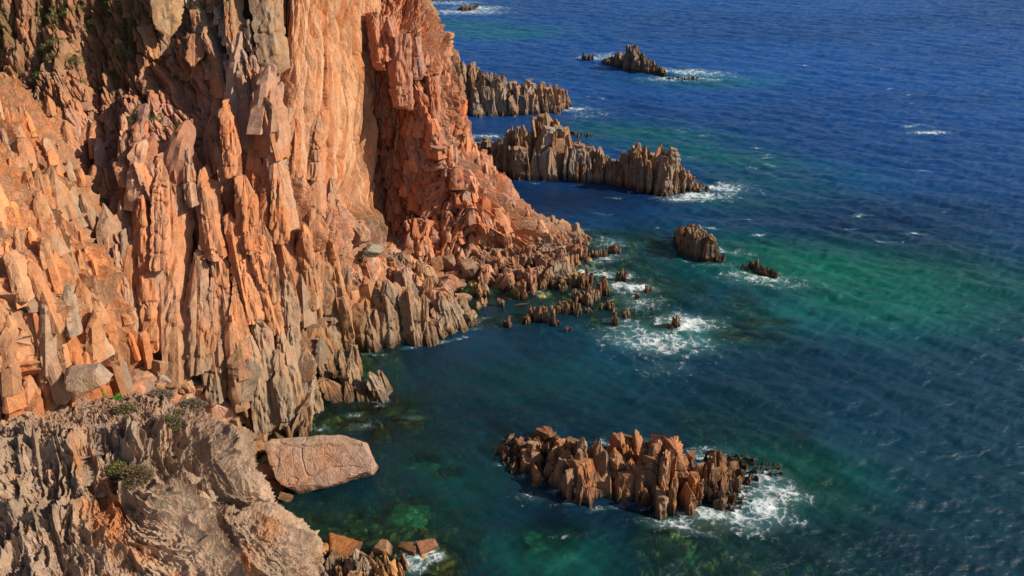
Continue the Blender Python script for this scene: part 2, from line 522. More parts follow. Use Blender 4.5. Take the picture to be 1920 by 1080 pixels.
# ================================================================== TERRAIN: seabed and shore platform
SHORE = [  # photo x, photo y, height
    (650, 470, 12), (700, 482, 9.5), (670, 500, 10), (760, 505, 7), (820, 540, 4.8), (850, 575, 2.5),
    (880, 582, 1.2), (893, 612, -1), (700, 655, -2.5), (650, 650, -2), (740, 640, -2), (790, 630, -2), (620, 640, 0), (845, 640, -1.5), (760, 655, -4), (690, 668, -4), (620, 690, -4),
    (720, 462, 4.5), (680, 450, 6), (800, 500, 3), (760, 490, 3.5), (850, 515, 1.2), (830, 530, 1.2), (900, 530, -.15), (870, 545, -.1), (920, 545, -.3), (930, 570, -.8),
    (1000, 520, 1.0), (1050, 505, 1.2), (1090, 492, .3), (980, 545, .2), (950, 530, .4), (1110, 505, -.6), (1030, 545, -.5), (1060, 525, -.2), (960, 590, -1.6), (900, 620, -3),
    (1080, 560, -.8), (1150, 560, -1.2), (1150, 500, -1.2), (1180, 470, -1.6), (1130, 440, -4), (1060, 390, -9), (1000, 600, -1.5), (1050, 620, -1.6), (1120, 620, -1.6),
    (1180, 600, -1.0), (1250, 620, -1.2), (1320, 620, -1.5), (1400, 610, -1.7), (1440, 640, -2.6), (1350, 660, -2.8), (1250, 560, -1.5), (1200, 530, -1.3), (1180, 680, -5), (1050, 680, -6),
    (1300, 530, -3), (1450, 570, -3.2), (1580, 510, -5), (1600, 600, -6), (1500, 700, -9), (1250, 450, -8), (1420, 440, -6), (1150, 780, -10), (900, 740, -9), (800, 700, -7), (760, 770, -4),
    (740, 740, -1.6), (700, 775, -1.0), (640, 790, -.8), (700, 810, -1.8), (770, 790, -1.4), (780, 820, -2.6), (560, 810, -.5), (500, 820, .2), (450, 830, .8), (430, 800, 2.2), (400, 760, 5), (350, 720, 8.5), (300, 700, 10), (270, 690, 11), (455, 790, 1.2),
    (480, 870, -.1), (500, 930, -.5), (560, 930, -1.5), (620, 930, -2.5), (700, 860, -2.2), (760, 860, -3), (850, 820, -4), (820, 880, -3), (830, 960, -4), (760, 965, -3), (680, 960, -3),
    (640, 985, -1.8), (600, 1010, -1.0), (640, 1030, -.6), (700, 1030, -.8), (760, 1030, -.7), (800, 1050, -.3), (860, 1060, -2.5), (560, 975, -1.2), (700, 1080, .3), (620, 1080, .5), (600, 1150, 1), (800, 1120, -1), (950, 1100, -5),
    (950, 950, -5), (900, 880, -5), (940, 850, -1.5), (1000, 960, -6), (1040, 1030, -3.8), (1100, 1060, -6), (1150, 1000, -6), (1250, 985, -.9), (1320, 985, -1.2), (1400, 990, -2), (1450, 930, -1.0), (1520, 930, -2.4), (1480, 980, -3.5), (1500, 880, -2.6), (1350, 840, -2.5), (1200, 800, -5),
    (1600, 1000, -12), (1700, 800, -15), (1300, 750, -12), (1700, 400, -15), (1500, 250, -20), (1200, 200, -14), (1150, 260, -7), (1000, 280, -8), (1350, 380, -6), (1250, 390, -8), (1450, 300, -9), (1000, 40, -9), (900, 20, -5), (1700, 100, -25), (1300, 160, -5),
]
_sp = np.array([PZ(*p) for p in SHORE])


def bed_height(x, y):
    x = np.asarray(x, float); y = np.asarray(y, float)
    sh = x.shape; x = x.ravel(); y = y.ravel()
    num = np.zeros_like(x); den = np.zeros_like(x)
    xw = x + 2.0 * fbm(x * .1, y * .1, 0 * x, 2, 61); yw = y + 2.0 * fbm(x * .1, y * .1, 0 * x, 2, 67)
    for q in _sp:
        d2 = (xw - q[0]) ** 2 + ((yw - q[1]) * .8) ** 2 + .8
        w = 1 / d2 ** 2
        num += w * q[2]; den += w
    z = num / den
    far = sst(2e-5, 1e-7, den)
    z = z * (1 - far) + far * -22
    # boulder-strewn relief
    c1, i1 = crags(xw * 1.0, yw * 1.2, 2.6, 2.6, 1.1, 0.2, 71, topk=(.8, 2), sidek=(.7, 2))
    c2, i2 = crags(xw, yw, .9, .9, .4, 0.1, 73, topk=(.8, 2), sidek=(.7, 2))
    m = sst(7, 1.5, np.abs(z)) * (1 - far)
    z = z + (c1 - .5) * m * .75 + (c2 - .1) * m * .7 + .15 * fbm(x, y, 0 * x, 3, 75)
    return z.reshape(sh), (i1 * .6 + i2 * .4).reshape(sh)


def spaced(a, b, fn):
    v = [a]
    while v[-1] < b: v.append(v[-1] + fn(v[-1]))
    return np.array(v)


ys = spaced(34, 320, lambda y: max(.17, y * .0020))
vs = np.linspace(-.62, .66, 620)
gx = vs[None, :] * (ys[:, None] + 14); gy = ys[:, None] + 0 * gx
gz, gi = bed_height(gx, gy)
P = np.stack([gx, gy, gz], -1)
alg = fbm(gx * .5, gy * .5, gz, 3, 81)
cc = mix(np.array([.16, .13, .04]), np.array([.055, .16, .08]), sst(-.2, .25, alg * .6 - .22 * gz - .45))
cc = mix(cc, np.array([.22, .09, .03]), sst(.1, .5, -alg) * sst(-2.5, -.5, gz) * .8)
cc = cc * (.6 + gi[..., None]) * (1 + .9 * sst(-3, -1, gz)[..., None])
dry = rockcol(P, SALMON, gi, low=np.array([.40, .22, .13]), lo=(1, 5))
cc = mix(cc, dry, sst(.0, .45, gz + .15 * alg))
bed = mesh_obj("seabed", P.reshape(-1, 3), grid_quads(len(ys), len(vs)), M_BED, cc.reshape(-1, 3))
tag(bed, "rocky seabed and boulder strewn shore platform at the foot of the cliffs", "seabed", kind='structure')
print("bed", len(ys) * len(vs))

# ================================================================== WATER
def ocean_tile(n, size, wind, wdir, seed, dirpow=2, small=.25):
    rng = np.random.default_rng(seed)
    k1 = np.fft.fftfreq(n, size / n) * 2 * np.pi
    kx, ky = np.meshgrid(k1, k1)
    k = np.sqrt(kx ** 2 + ky ** 2); k[0, 0] = 1e-6
    Lw = wind ** 2 / 9.81
    c = (kx * math.cos(wdir) + ky * math.sin(wdir)) / k
    ph = np.exp(-1 / (k * Lw) ** 2) / k ** 4 * np.abs(c) ** dirpow * np.exp(-(k * small) ** 2)
    ph[0, 0] = 0
    H = np.sqrt(ph) * (rng.normal(size=(n, n)) + 1j * rng.normal(size=(n, n)))
    h = np.real(np.fft.ifft2(H))
    dx = np.real(np.fft.ifft2(-1j * kx / k * H)); dy = np.real(np.fft.ifft2(-1j * ky / k * H))
    s = h.std()
    return h / s, dx / s, dy / s


def sample(T, x, y, size):
    n = T.shape[0]
    u = (x / size * n) % n; v = (y / size * n) % n
    i = u.astype(int); j = v.astype(int); fu = u - i; fv = v - j
    i1 = (i + 1) % n; j1 = (j + 1) % n; i %= n; j %= n
    return (T[j, i] * (1 - fu) + T[j, i1] * fu) * (1 - fv) + (T[j1, i] * (1 - fu) + T[j1, i1] * fu) * fv


WD = math.radians(-112)
# submerged boulders, seen through the water
SUB = [
    (765, 966, -.9, (2.9, 2.0, .6), "broad flat green boulder under the water in the middle of the cove", (.26, .62, .28)),
    (715, 812, -.35, (1.5, 1.8, .6), "round olive boulder just under the surface above the cove", (.20, .17, .04)),
    (768, 792, -.15, (2.0, 1.4, .5), "ochre weed covered boulder breaking the surface with a white wavelet", (.24, .16, .04)),
    (660, 797, -.25, (2.2, 1.1, .5), "long ochre weed covered boulder between the column foot and the great boulder", (.26, .17, .03)),
    (690, 775, -.25, (1.8, 1.1, .5), "ochre boulder under water at the foot of the small column group", (.24, .17, .04)),
    (735, 765, -.3, (2.0, 1.8, .5), "olive weed covered shelf under water beside the small column group", (.18, .17, .04)),
    (800, 880, -1.3, (1.8, 1.1, .5), "green boulder deep under the cove, right of the great boulder", (.14, .42, .18)),
    (840, 905, -1.5, (1.9, .9, .5), "dark green boulder under water halfway to the large islet", (.12, .36, .16)),
    (672, 990, -1.0, (.8, 1.2, .5), "yellow green finger shaped boulder under water above the bottom rocks", (.30, .42, .08)),
    (1040, 1015, -1.4, (3.2, 2.2, .6), "large pale green boulder under water below the large islet", (.04, .17, .09)),
    (1015, 1045, -1.5, (2.4, 1.6, .6), "green boulder under water at the bottom edge below the islet", (.04, .15, .09)),
    (690, 1015, -.35, (1.9, 1.1, .5), "dark olive boulder awash near the bottom rocks", (.12, .11, .04)),
    (1275, 985, -.35, (2.6, .9, .5), "ochre rock shelf awash in front of the large islet", (.28, .15, .03)),
    (1340, 985, -.35, (3.0, 1.0, .5), "orange brown shelf under foam in front of the striped cluster", (.30, .15, .03)),
    (810, 1050, -.1, (2.8, 2.1, .5), "orange weed covered ledge washed by white foam at the bottom edge", (.34, .16, .03)),
    (1395, 640, -.9, (4.5, 1.2, .5), "ochre reef under the water right of the big foam patch", (.26, .15, .04)),
    (1360, 622, -.8, (3.5, 1.0, .5), "olive reef under the water beside the upright rock in foam", (.22, .16, .04)),
    (1440, 615, -1.0, (4.0, 1.0, .5), "yellow olive reef under the waves farthest right", (.22, .18, .04)),
]
A1 = ocean_tile(1024, 150.0, 3.9, WD, 5, 4)
A2 = ocean_tile(1024, 97.0, 2.3, WD + .35, 8, 2, .10)

ys = np.concatenate([spaced(30, 620, lambda y: y * .0030), spaced(640, 40000, lambda y: y * .03)])
vs = np.concatenate([np.linspace(-4, -.86, 14), np.linspace(-.84, .94, 1180), np.linspace(.97, 4, 14)])
X = vs[None, :] * (ys[:, None] + 6); Y = ys[:, None] + 0 * X
calm = np.ones_like(X)
wx, wy = X.ravel(), Y.ravel()


def blob(px, py, rx, ry, rot=0.0, soft=1.0):
    c = PZ(px, py, 0)
    dx, dy = X - c[0], Y - c[1]
    ca, sa = math.cos(rot), math.sin(rot)
    u, v = (dx * ca + dy * sa) / rx, (-dx * sa + dy * ca) / ry
    return np.exp(-(u * u + v * v) * soft)


# calmer in the sheltered coves
for b in ((760, 720, 14, 10), (640, 900, 18, 12), (850, 560, 12, 10), (1050, 370, 16, 10), (950, 240, 16, 12), (880, 620, 14, 10)):
    calm = calm * (1 - .6 * blob(*b))
calm = calm * (1 - .3 * blob(1650, 880, 60, 40))
h1 = sample(A1[0], X, Y, 150.); h2 = sample(A2[0], X + 31, Y + 12, 97.)
amp1, amp2 = .15 * calm, .085 * calm
fade = 1 - .999 * sst(700, 1500, Y)
Zw = (h1 * amp1 + h2 * amp2) * fade
Xw = X + sample(A1[1], X, Y, 150.) * amp1 * fade * .65; Yw = Y + sample(A1[2], X, Y, 150.) * amp1 * fade * .65

zb, _ = bed_height(X[:720].ravel(), Y[:720].ravel())
depth = np.full(X.shape, 22.0); depth[:720] = np.clip(-zb.reshape(-1, X.shape[1]), 0, 22)
def blob0(c, rx, ry):
    return np.exp(-(((X - c[0]) / rx) ** 2 + ((Y - c[1]) / ry) ** 2) ** 2)


opac = 1 - .96 * np.exp(-depth * .22)
for a_, b_, z_, sz_, _l, _c in SUB:
    c = PZ(a_, b_, z_)
    opac = opac * (1 - blob0(c, sz_[0] * 1.15, sz_[1] * 1.15) * (1 - .12 - .22 * abs(z_)))
nz = fbm(X * .03, Y * .03, 0 * X, 3, 91)
blue = np.array([.008, .070, .27]); teal = np.array([.003, .042, .078]); green = np.array([.005, .175, .125]); navy = np.array([.004, .024, .080])
near = sst(175, 75, Y + 22 * nz - .25 * X)
wc = mix(blue, teal, near)
gm = np.zeros_like(X)
for px, py, rx, ry, rot, a in (
        (1560, 505, 30, 12, -.25, 1.0), (1430, 470, 14, 8, -.2, .9), (1660, 560, 20, 10, 0, .8), (1500, 580, 14, 6, 0, .5), (1330, 290, 26, 9, -.5, .6), (1200, 250, 22, 9, -.3, .6), (1430, 340, 18, 7, -.4, .4), (950, 60, 26, 14, 0, .5), (870, 45, 20, 10, 0, .5),
        (1490, 880, 7, 4, -.3, .7), (1540, 925, 5, 4, -.3, .45), (760, 965, 7, 5, 0, .5), (1040, 1040, 6, 4, 0, .9), (850, 930, 10, 8, 0, .35), (720, 900, 12, 8, 0, .35), (800, 880, 5, 3, 0, .5), (1330, 150, 20, 9, 0, .4),
        (1000, 700, 14, 6, 0, .2), (1280, 620, 14, 5, 0, .5), (1390, 380, 14, 6, 0, .5)):
    gm = np.maximum(gm, a * blob(px, py, rx, ry, rot))
wc = mix(wc, np.array([.002, .026, .034]), .85 * blob(700, 920, 24, 15))
wc = mix(wc, green, np.clip(gm + .15 * nz * (gm > .05), 0, 1))
nv = np.zeros_like(X)
for px, py, rx, ry, a in ((1120, 370, 30, 10, .75), (1400, 400, 30, 10, .5), (1600, 700, 40, 14, .15), (1550, 420, 40, 9, .4), (900, 650, 14, 6, .2), (1050, 950, 12, 7, .6), (650, 900, 14, 9, .6), (1000, 860, 14, 8, .4)):
    nv = np.maximum(nv, a * blob(px, py, rx, ry))
wc = mix(wc, navy, nv)
wc = mix(wc, np.array([.012, .075, .062]), sst(3.2, .9, depth) * .75)
wc = wc * (1 + .35 * fbm(X * .012, Y * .03, 0 * X, 3, 95))[..., None]

foam = np.zeros_like(X)
FOAM = [  # photo x, y, radius across, radius along, rotation, strength
    (1230, 640, 9, 4.5, -.2, .85), (1290, 605, 5, 3.5, 0, 1.0), (1180, 610, 5, 3, 0, .55), (1200, 565, 4, 4, 0, .7), (1180, 540, 5, 2.2, -.2, 1.0), (1150, 515, 4, 1.6, 0, .9), (1130, 485, 5, 2.5, .3, .75), (1105, 510, 3, 2, 0, .8), (1140, 455, 5, 2.5, -.3, .6),
    (1250, 690, 7, 3, 0, .4), (1300, 640, 5, 3, 0, .7),
    (1430, 520, 7, 3, -.2, .8), (1365, 470, 6, 1.6, -.4, .7), (1340, 498, 5, 1.5, 0, .5), (1480, 535, 6, 2.5, 0, .5),
    (1310, 368, 8, 3, 0, 1.0), (1350, 352, 7, 3.2, 0, 1.0), (1290, 374, 6, 2, 0, .9), (1400, 360, 6, 2.5, 0, .4),
    (1290, 135, 16, 6, -.3, .85), (1270, 148, 14, 4, 0, .8), (1320, 150, 8, 4, 0, .6), (1125, 108, 10, 5, 0, .8), (1240, 135, 12, 5, 0, .5), (1140, 100, 8, 4, 0, .7),
    (1080, 205, 8, 4, 0, .8), (1100, 215, 8, 4, 0, .5), (875, 22, 22, 9, 0, .9), (900, 15, 16, 8, 0, .9), (840, 5, 20, 8, 0, .8), (915, 255, 5, 2.5, 0, .8),
    (1430, 950, 3.6, 3.5, .5, 1.0), (1460, 920, 3.0, 2.5, 0, 1.0), (1400, 970, 4.5, 2.5, 0, .95), (1330, 965, 3.5, 1.6, 0, 1.0), (1270, 980, 4.5, 1.6, 0, .75), (1310, 1000, 4, 1.2, 0, .5), (1440, 900, 3, 2.5, 0, .9),
    (1320, 855, 4, 2.0, .2, .75), (1310, 880, 2.5, 2, 0, .8), (1180, 830, 3.5, 1.2, 0, .8), (1500, 935, 3, 2, 0, .5), (1000, 930, 3, 1.6, 0, .45), (1470, 975, 3, 2, 0, .5),
    (790, 1040, 1.9, 1.7, 0, 1.15), (775, 1060, 1.6, 1.4, 0, 1.1), (820, 1045, 1.2, .9, 0, .9), (710, 1035, .8, .8, 0, .8), (775, 783, 2.2, .8, 0, .55), (680, 800, 2.5, 1.2, 0, .45), (560, 835, 1.5, .6, 0, .3), (690, 880, 1.2, .7, .6, .9), (640, 1015, 1.5, .5, 0, .5), (720, 760, 1.2, 1, 0, .4),
    (900, 600, 3, .7, .5, .6), (830, 640, 5, .5, .3, .6), (700, 665, 4, .5, 0, .5), (1743, 249, 6, 1.2, 0, 1.1), (1075, 1000, 4, 1.2, 0, .3),
]
for a_, b_ in ((938, 868), (975, 892), (1008, 906), (1035, 920), (1070, 940), (1115, 954), (1150, 948), (1175, 940), (1200, 948), (1230, 962), (1262, 967), (1300, 960), (1000, 341), (1080, 344), (1130, 345), (1180, 357), (1228, 368), (640, 690), (700, 657), (760, 650), (830, 638), (885, 614), (1290, 486), (1330, 495), (600, 800), (660, 775), (715, 750)):
    FOAM.append((a_ + 4, b_ + 3, 1.5, .6, .2, .62))
for px, py, rx, ry, rot, a in FOAM:
    foam = np.maximum(foam, a * blob(px, py, rx, ry, rot))
# spray edge along very shallow rock
foam = np.maximum(foam, .55 * sst(.45, .05, depth) * sst(.2, -.1, -X * .02 + 0 * Y))
# scattered whitecaps on the steepest crests far out
rng = np.random.default_rng(4)
for _ in range(46):
    px, py = rng.uniform(1050, 1790), rng.uniform(5, 460)
    if py < 1.0 * (1250 - px): continue
    foam = np.maximum(foam, rng.uniform(.5, .95) * blob(px, py, rng.uniform(1.2, 3.0), rng.uniform(.35, .7), rng.uniform(-.4, .2)))


def water_material():
    m, nt = new_mat("sea_water"); L = nt.links.new
    geo = N(nt, "ShaderNodeNewGeometry")
    col = N(nt, "ShaderNodeAttribute", attribute_name="Col")
    af = N(nt, "ShaderNodeAttribute", attribute_name="foam")
    ao = N(nt, "ShaderNodeAttribute", attribute_name="opacity")
    # fine ripples
    mp = N(nt, "ShaderNodeMapping", inp={'Scale': (.55, 1.5, 1.0), 'Rotation': (0, 0, .3)})
    L(geo.outputs['Position'], mp.inputs[0])
    n1 = N(nt, "ShaderNodeTexNoise", inp={'Scale': 1.7, 'Detail': 7, 'Roughness': .62, 'Distortion': .5}); L(mp.outputs[0], n1.inputs['Vector'])
    bp = N(nt, "ShaderNodeBump", inp={'Strength': .6, 'Distance': .25}); L(n1.outputs['Fac'], bp.inputs['Height'])
    n1b = N(nt, "ShaderNodeTexNoise", inp={'Scale': 5.5, 'Detail': 4, 'Roughness': .6}); L(mp.outputs[0], n1b.inputs['Vector'])
    nb_ = N(nt, "ShaderNodeMath", operation='MULTIPLY_ADD'); L(n1b.outputs['Fac'], nb_.inputs[0]); nb_.inputs[1].default_value = .28; L(n1.outputs['Fac'], nb_.inputs[2])
    L(nb_.outputs[0], bp.inputs['Height'])
    wat = N(nt, "ShaderNodeBsdfPrincipled", inp={'Roughness': .3, 'IOR': 1.33})
    L(col.outputs['Color'], wat.inputs['Base Color']); L(bp.outputs[0], wat.inputs['Normal'])
    tr = N(nt, "ShaderNodeBsdfTransparent"); tr.inputs[0].default_value = (.62, .95, .78, 1)
    gl = N(nt, "ShaderNodeBsdfGlossy", inp={'Roughness': .22}); L(bp.outputs[0], gl.inputs['Normal'])
    fr = N(nt, "ShaderNodeFresnel", inp={'IOR': 1.33}); L(bp.outputs[0], fr.inputs['Normal'])
    sh = N(nt, "ShaderNodeMixShader"); L(fr.outputs[0], sh.inputs[0]); L(tr.outputs[0], sh.inputs[1]); L(gl.outputs[0], sh.inputs[2])
    mx = N(nt, "ShaderNodeMixShader"); L(ao.outputs['Fac'], mx.inputs[0]); L(sh.outputs[0], mx.inputs[1]); L(wat.outputs[0], mx.inputs[2])
    # lacy foam
    n2 = N(nt, "ShaderNodeTexNoise", inp={'Scale': .5, 'Detail': 7, 'Roughness': .68}); L(geo.outputs['Position'], n2.inputs['Vector'])
    wv = N(nt, "ShaderNodeVectorMath", operation='MULTIPLY_ADD'); L(n2.outputs['Color'], wv.inputs[0]); wv.inputs[1].default_value = (4.5, 4.5, 0); L(geo.outputs['Position'], wv.inputs[2])
    v1 = N(nt, "ShaderNodeTexVoronoi", feature='DISTANCE_TO_EDGE', voronoi_dimensions='2D', inp={'Scale': .75}); L(wv.outputs[0], v1.inputs['Vector'])
    v2 = N(nt, "ShaderNodeTexVoronoi", feature='DISTANCE_TO_EDGE', voronoi_dimensions='2D', inp={'Scale': 2.3}); L(wv.outputs[0], v2.inputs['Vector'])
    e1 = N(nt, "ShaderNodeMapRange", inp={'From Min': 0, 'From Max': .22, 'To Min': .40, 'To Max': 0}); L(v1.outputs['Distance'], e1.inputs[0])
    e2 = N(nt, "ShaderNodeMapRange", inp={'From Min': 0, 'From Max': .16, 'To Min': .30, 'To Max': 0}); L(v2.outputs['Distance'], e2.inputs[0])
    n3 = N(nt, "ShaderNodeTexNoise", inp={'Scale': .5, 'Detail': 7, 'Roughness': .7}); L(geo.outputs['Position'], n3.inputs['Vector'])
    e3 = N(nt, "ShaderNodeMapRange", inp={'From Min': .3, 'From Max': .7, 'To Min': -.5, 'To Max': .6}); L(n3.outputs['Fac'], e3.inputs[0])
    s1 = N(nt, "ShaderNodeMath", operation='ADD'); L(e1.outputs[0], s1.inputs[0]); L(e2.outputs[0], s1.inputs[1])
    s2 = N(nt, "ShaderNodeMath", operation='ADD'); L(s1.outputs[0], s2.inputs[0]); L(e3.outputs[0], s2.inputs[1])
    s3 = N(nt, "ShaderNodeMath", operation='ADD'); L(s2.outputs[0], s3.inputs[0]); L(af.outputs['Fac'], s3.inputs[1])
    fo = N(nt, "ShaderNodeMapRange", inp={'From Min': .93, 'From Max': 1.5, 'To Min': 0, 'To Max': .97}); L(s3.outputs[0], fo.inputs[0])
    gt = N(nt, "ShaderNodeMapRange", inp={'From Min': .03, 'From Max': .2, 'To Min': 0, 'To Max': 1}); L(af.outputs['Fac'], gt.inputs[0])
    fm = N(nt, "ShaderNodeMath", operation='MULTIPLY'); L(fo.outputs[0], fm.inputs[0]); L(gt.outputs[0], fm.inputs[1])
    fb = N(nt, "ShaderNodeBsdfDiffuse"); fb.inputs[0].default_value = (.72, .80, .84, 1)
    # aerated milky water around the foam
    ml = N(nt, "ShaderNodeMapRange", inp={'From Min': .25, 'From Max': 1.0, 'To Min': 0, 'To Max': .26}); L(af.outputs['Fac'], ml.inputs[0])
    mk = N(nt, "ShaderNodeBsdfDiffuse"); mk.inputs[0].default_value = (.22, .48, .52, 1)
    m1 = N(nt, "ShaderNodeMixShader"); L(ml.outputs[0], m1.inputs[0]); L(mx.outputs[0], m1.inputs[1]); L(mk.outputs[0], m1.inputs[2])
    m2 = N(nt, "ShaderNodeMixShader"); L(fm.outputs[0], m2.inputs[0]); L(m1.outputs[0], m2.inputs[1]); L(fb.outputs[0], m2.inputs[2])
    out = N(nt, "ShaderNodeOutputMaterial"); L(m2.outputs[0], out.inputs[0])
    return m


M_WATER = water_material()
sea = mesh_obj("sea", np.stack([Xw, Yw, Zw], -1).reshape(-1, 3), grid_quads(len(ys), len(vs)), M_WATER, wc.reshape(-1, 3), smooth=True,
               origin=False, attrs={'foam': foam.ravel(), 'opacity': opac.ravel()})
tag(sea, "deep blue sea turning teal and green near the rocks, ruffled by small waves", "sea", kind='structure')
print("sea", X.size)

# ================================================================== CLIFFS
# ---- main orange cliff
rows = [
    [(-300, -260, 118), (0, -260, 124), (150, -260, 127), (270, -260, 130), (400, -260, 124), (480, -260, 120), (560, -260, 122), (640, -260, 128), (700, -260, 140)],
    [(-300, 0, 110), (0, 0, 116), (150, 0, 118), (280, 0, 116), (400, 0, 112.5), (480, 0, 111), (560, 0, 111.5), (640, 0, 119), (698, 0, 131)],
    [(-300, 150, 102), (0, 150, 107), (150, 150, 107.5), (280, 150, 106.5), (400, 150, 103), (480, 150, 101.5), (560, 150, 104), (640, 150, 113), (698, 150, 127)],
    [(-300, 300, 94), (0, 300, 97), (150, 300, 98), (280, 300, 94.5), (390, 300, 95), (480, 300, 93.5), (560, 300, 98), (635, 300, 108), (690, 300, 124)],
    [(-300, 450, 83), (0, 450, 85), (150, 450, 90), (280, 450, 86), (390, 450, 88.5), (470, 450, 88), (560, 450, 93), (625, 450, 101), (672, 450, 113)],
    [(-300, 600, 78), (0, 600, 78), (150, 600, 80), (280, 600, 81), (390, 600, 83), (470, 600, 84), (550, 600, 88.5), (605, 600, 96), (650, 600, 104)],
    [(-300, 700, 74), (0, 700, 74), (150, 700, 76), (280, 700, 78), (390, 700, 79), (470, 700, 80.5), (540, 700, 83.5), (590, 700, 88.5), (640, 700, 98)],
    [(-300, 800, 72), (0, 800, 72), (150, 800, 74), (280, 800, 77.5), (410, 800, 79), (480, 800, 81), (540, 800, 81.2), (590, 800, 82), (650, 790, 92)],
    [(-300, 900, 70), (0, 900, 70), (150, 900, 74), (280, 900, 77), (400, 900, 78.5), (480, 900, 79.5), (540, 900, 79.8), (590, 890, 80.5), (660, 860, 90)],
]
S = Sheet(rows, 900, 1050, curl=[(2, 8, -2)])
s_, h_ = S.warp(.6, .35, 2)
px, py = S.px, S.py
slab = sst(548, 575, px + 8 * np.sin(py * .03)) * sst(390, 330, py - (px - 560) * .3)
gully = sst(420, 330, px) * sst(330, 180, py)
lowc = sst(330, 520, py + (px - 450) * .15)
mid = 1 - np.maximum(slab, gully)
c1, i1 = crags(s_, h_, 5.5, 22, 3.4, .04, 11, sidek=(.6, 2.0))
c1b, i1b = crags(s_, h_, 2.5, 13.0, 2.0, .10, 12)
c2, i2 = crags(s_, h_, 1.15, 6.0, 1.05, .12, 13)
g2, gi2 = crags(s_, h_, 1.7, 2.6, 1.1, .1, 15, topk=(1.5, 4))
c3, i3 = crags(s_, h_, .55, 2.2, .45, .12, 17)
c4, i4 = crags(s_, h_, .27, .8, .18, .1, 19)
x, y, z = S.P[..., 0], S.P[..., 1], S.P[..., 2]
fine = fbm(x * 1.2, y * 1.2, z * .6, 4, 23)
disp = c1 * (1 - .75 * slab) * (1 - .3 * gully) + c1b * (1 - .5 * slab) * (1 - .5 * gully) + 1.25 * mix(c2[..., None], g2[..., None], gully)[..., 0] * (1 - .72 * slab) \
    + 1.05 * c3 * (1 - .86 * slab) + 1.0 * c4 * (1 - .8 * slab) + .22 * fine * (1 - .6 * slab) - 2.8
# the cave-like hollow under the slab and the narrow crevice to the water
hol = np.exp(-(((px - 672) / 26) ** 2 + ((py - 385) / 48) ** 2))
crv = np.exp(-(((px - (547 + relu(py - 500) * .33)) / 9) ** 2)) * sst(425, 460, py) * sst(690, 640, py)
disp = disp - 2.4 * hol - 3.2 * crv
ids = (i1b * .35 + i2 * .4 + i3 * .25)
col = rockcol(S.P, ORANGE, ids, low=TAN * 1.02, lo=(4, 22))
pk = fbm(x * .09 + 3, y * .09, z * .035, 3, 28)
col = mix(col, np.array([.44, .235, .165]) * (.75 + .5 * ids[..., None]), sst(.02, .35, pk) * .7)
col = mix(col, np.array([.34, .21, .13]) * (.75 + .5 * ids[..., None]), sst(.08, .4, -pk) * .6)
col = mix(col, np.array([.50, .262, .135]) * (.82 + .3 * ids[..., None]), slab * .75)
stk = fbm(s_ * .9, 0 * s_, h_ * .05, 4, 27)
col = mix(col, col * np.array([1.12, 1.25, 1.4]), sst(.05, .3, stk) * slab); col = mix(col, col * np.array([.85, .66, .55]), sst(.1, .35, -stk) * slab)
grey = np.exp(-(((px - 455) / 60) ** 2 + ((py - 60) / 90) ** 2)) + .8 * np.exp(-(((px - 330) / 50) ** 2 + ((py - 20) / 60) ** 2))
col = mix(col, GREYT * (.7 + .6 * ids[..., None]), np.clip(grey, 0, .8))
pink = np.exp(-(((px - 340) / 90) ** 2 + ((py - 260) / 130) ** 2)) + np.exp(-(((px - 480) / 40) ** 2 + ((py - 160) / 80) ** 2)) * .7
col = mix(col, np.array([.46, .23, .16]) * (.8 + .4 * ids[..., None]), np.clip(pink * .6, 0, .7))
gv = fbm(x * .22, y * .22, z * .22, 4, 29)
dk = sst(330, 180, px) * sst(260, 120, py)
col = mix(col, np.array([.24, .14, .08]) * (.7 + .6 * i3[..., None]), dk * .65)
veg = sst(0, .25, gv + .2 * dk - .25) * gully
col = mix(col, np.array([.10, .10, .035]), veg * .6)
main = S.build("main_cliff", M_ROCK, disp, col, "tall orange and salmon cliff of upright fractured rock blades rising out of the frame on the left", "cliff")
S_MAIN, D_MAIN, C_MAIN = S, disp, col

# ---- left spur, brightest orange, in front of the main cliff
rows = [
    [(-400, -260, 78), (-330, -260, 82), (-370, -260, 86), (-358, -260, 94)],
    [(-400, 80, 76), (-330, 80, 80), (-270, 80, 82), (-208, 80, 90)],
    [(-400, 260, 74), (-210, 260, 77), (-120, 260, 78), (-43, 270, 84)],
    [(-400, 400, 71), (-130, 400, 73), (-50, 400, 74), (27, 400, 80)],
    [(-400, 540, 68), (-40, 540, 69.5), (25, 540, 70.5), (97, 545, 76)],
    [(-400, 660, 66), (-10, 660, 67), (60, 660, 68), (142, 660, 73)],
    [(-400, 770, 64), (0, 770, 65), (80, 770, 66), (167, 770, 71)],
    [(-400, 900, 62), (0, 900, 63), (90, 900, 64), (187, 900, 69)],
]
S = Sheet(rows, 600, 640, curl=[(.6, 5, -1), (-2, 12, -2)])
s_, h_ = S.warp(.5, .4, 32)
c1, i1 = crags(s_, h_, 2.6, 11, 1.8, .05, 41)
c2, i2 = crags(s_, h_, 1.1, 4.0, .8, .1, 43)
c3, i3 = crags(s_, h_, .5, 1.5, .34, .1, 47)
x, y, z = S.P[..., 0], S.P[..., 1], S.P[..., 2]
fine = fbm(x * 1.6, y * 1.6, z * .9, 4, 49)
disp = c1 + c2 * 1.3 + c3 * 1.3 + .2 * fine - 2.4
ids = i1 * .3 + i2 * .4 + i3 * .3
col = rockcol(S.P, np.array([.49, .25, .13]), ids, low=ORANGE * .92, lo=(5, 18))
spur = S.build("cliff_spur", M_ROCK, disp, col, "bright orange cliff spur at the left edge, standing in front of the main cliff above the grey ledge", "cliff spur")

S_SPUR, D_SPUR, C_SPUR = S, disp, col
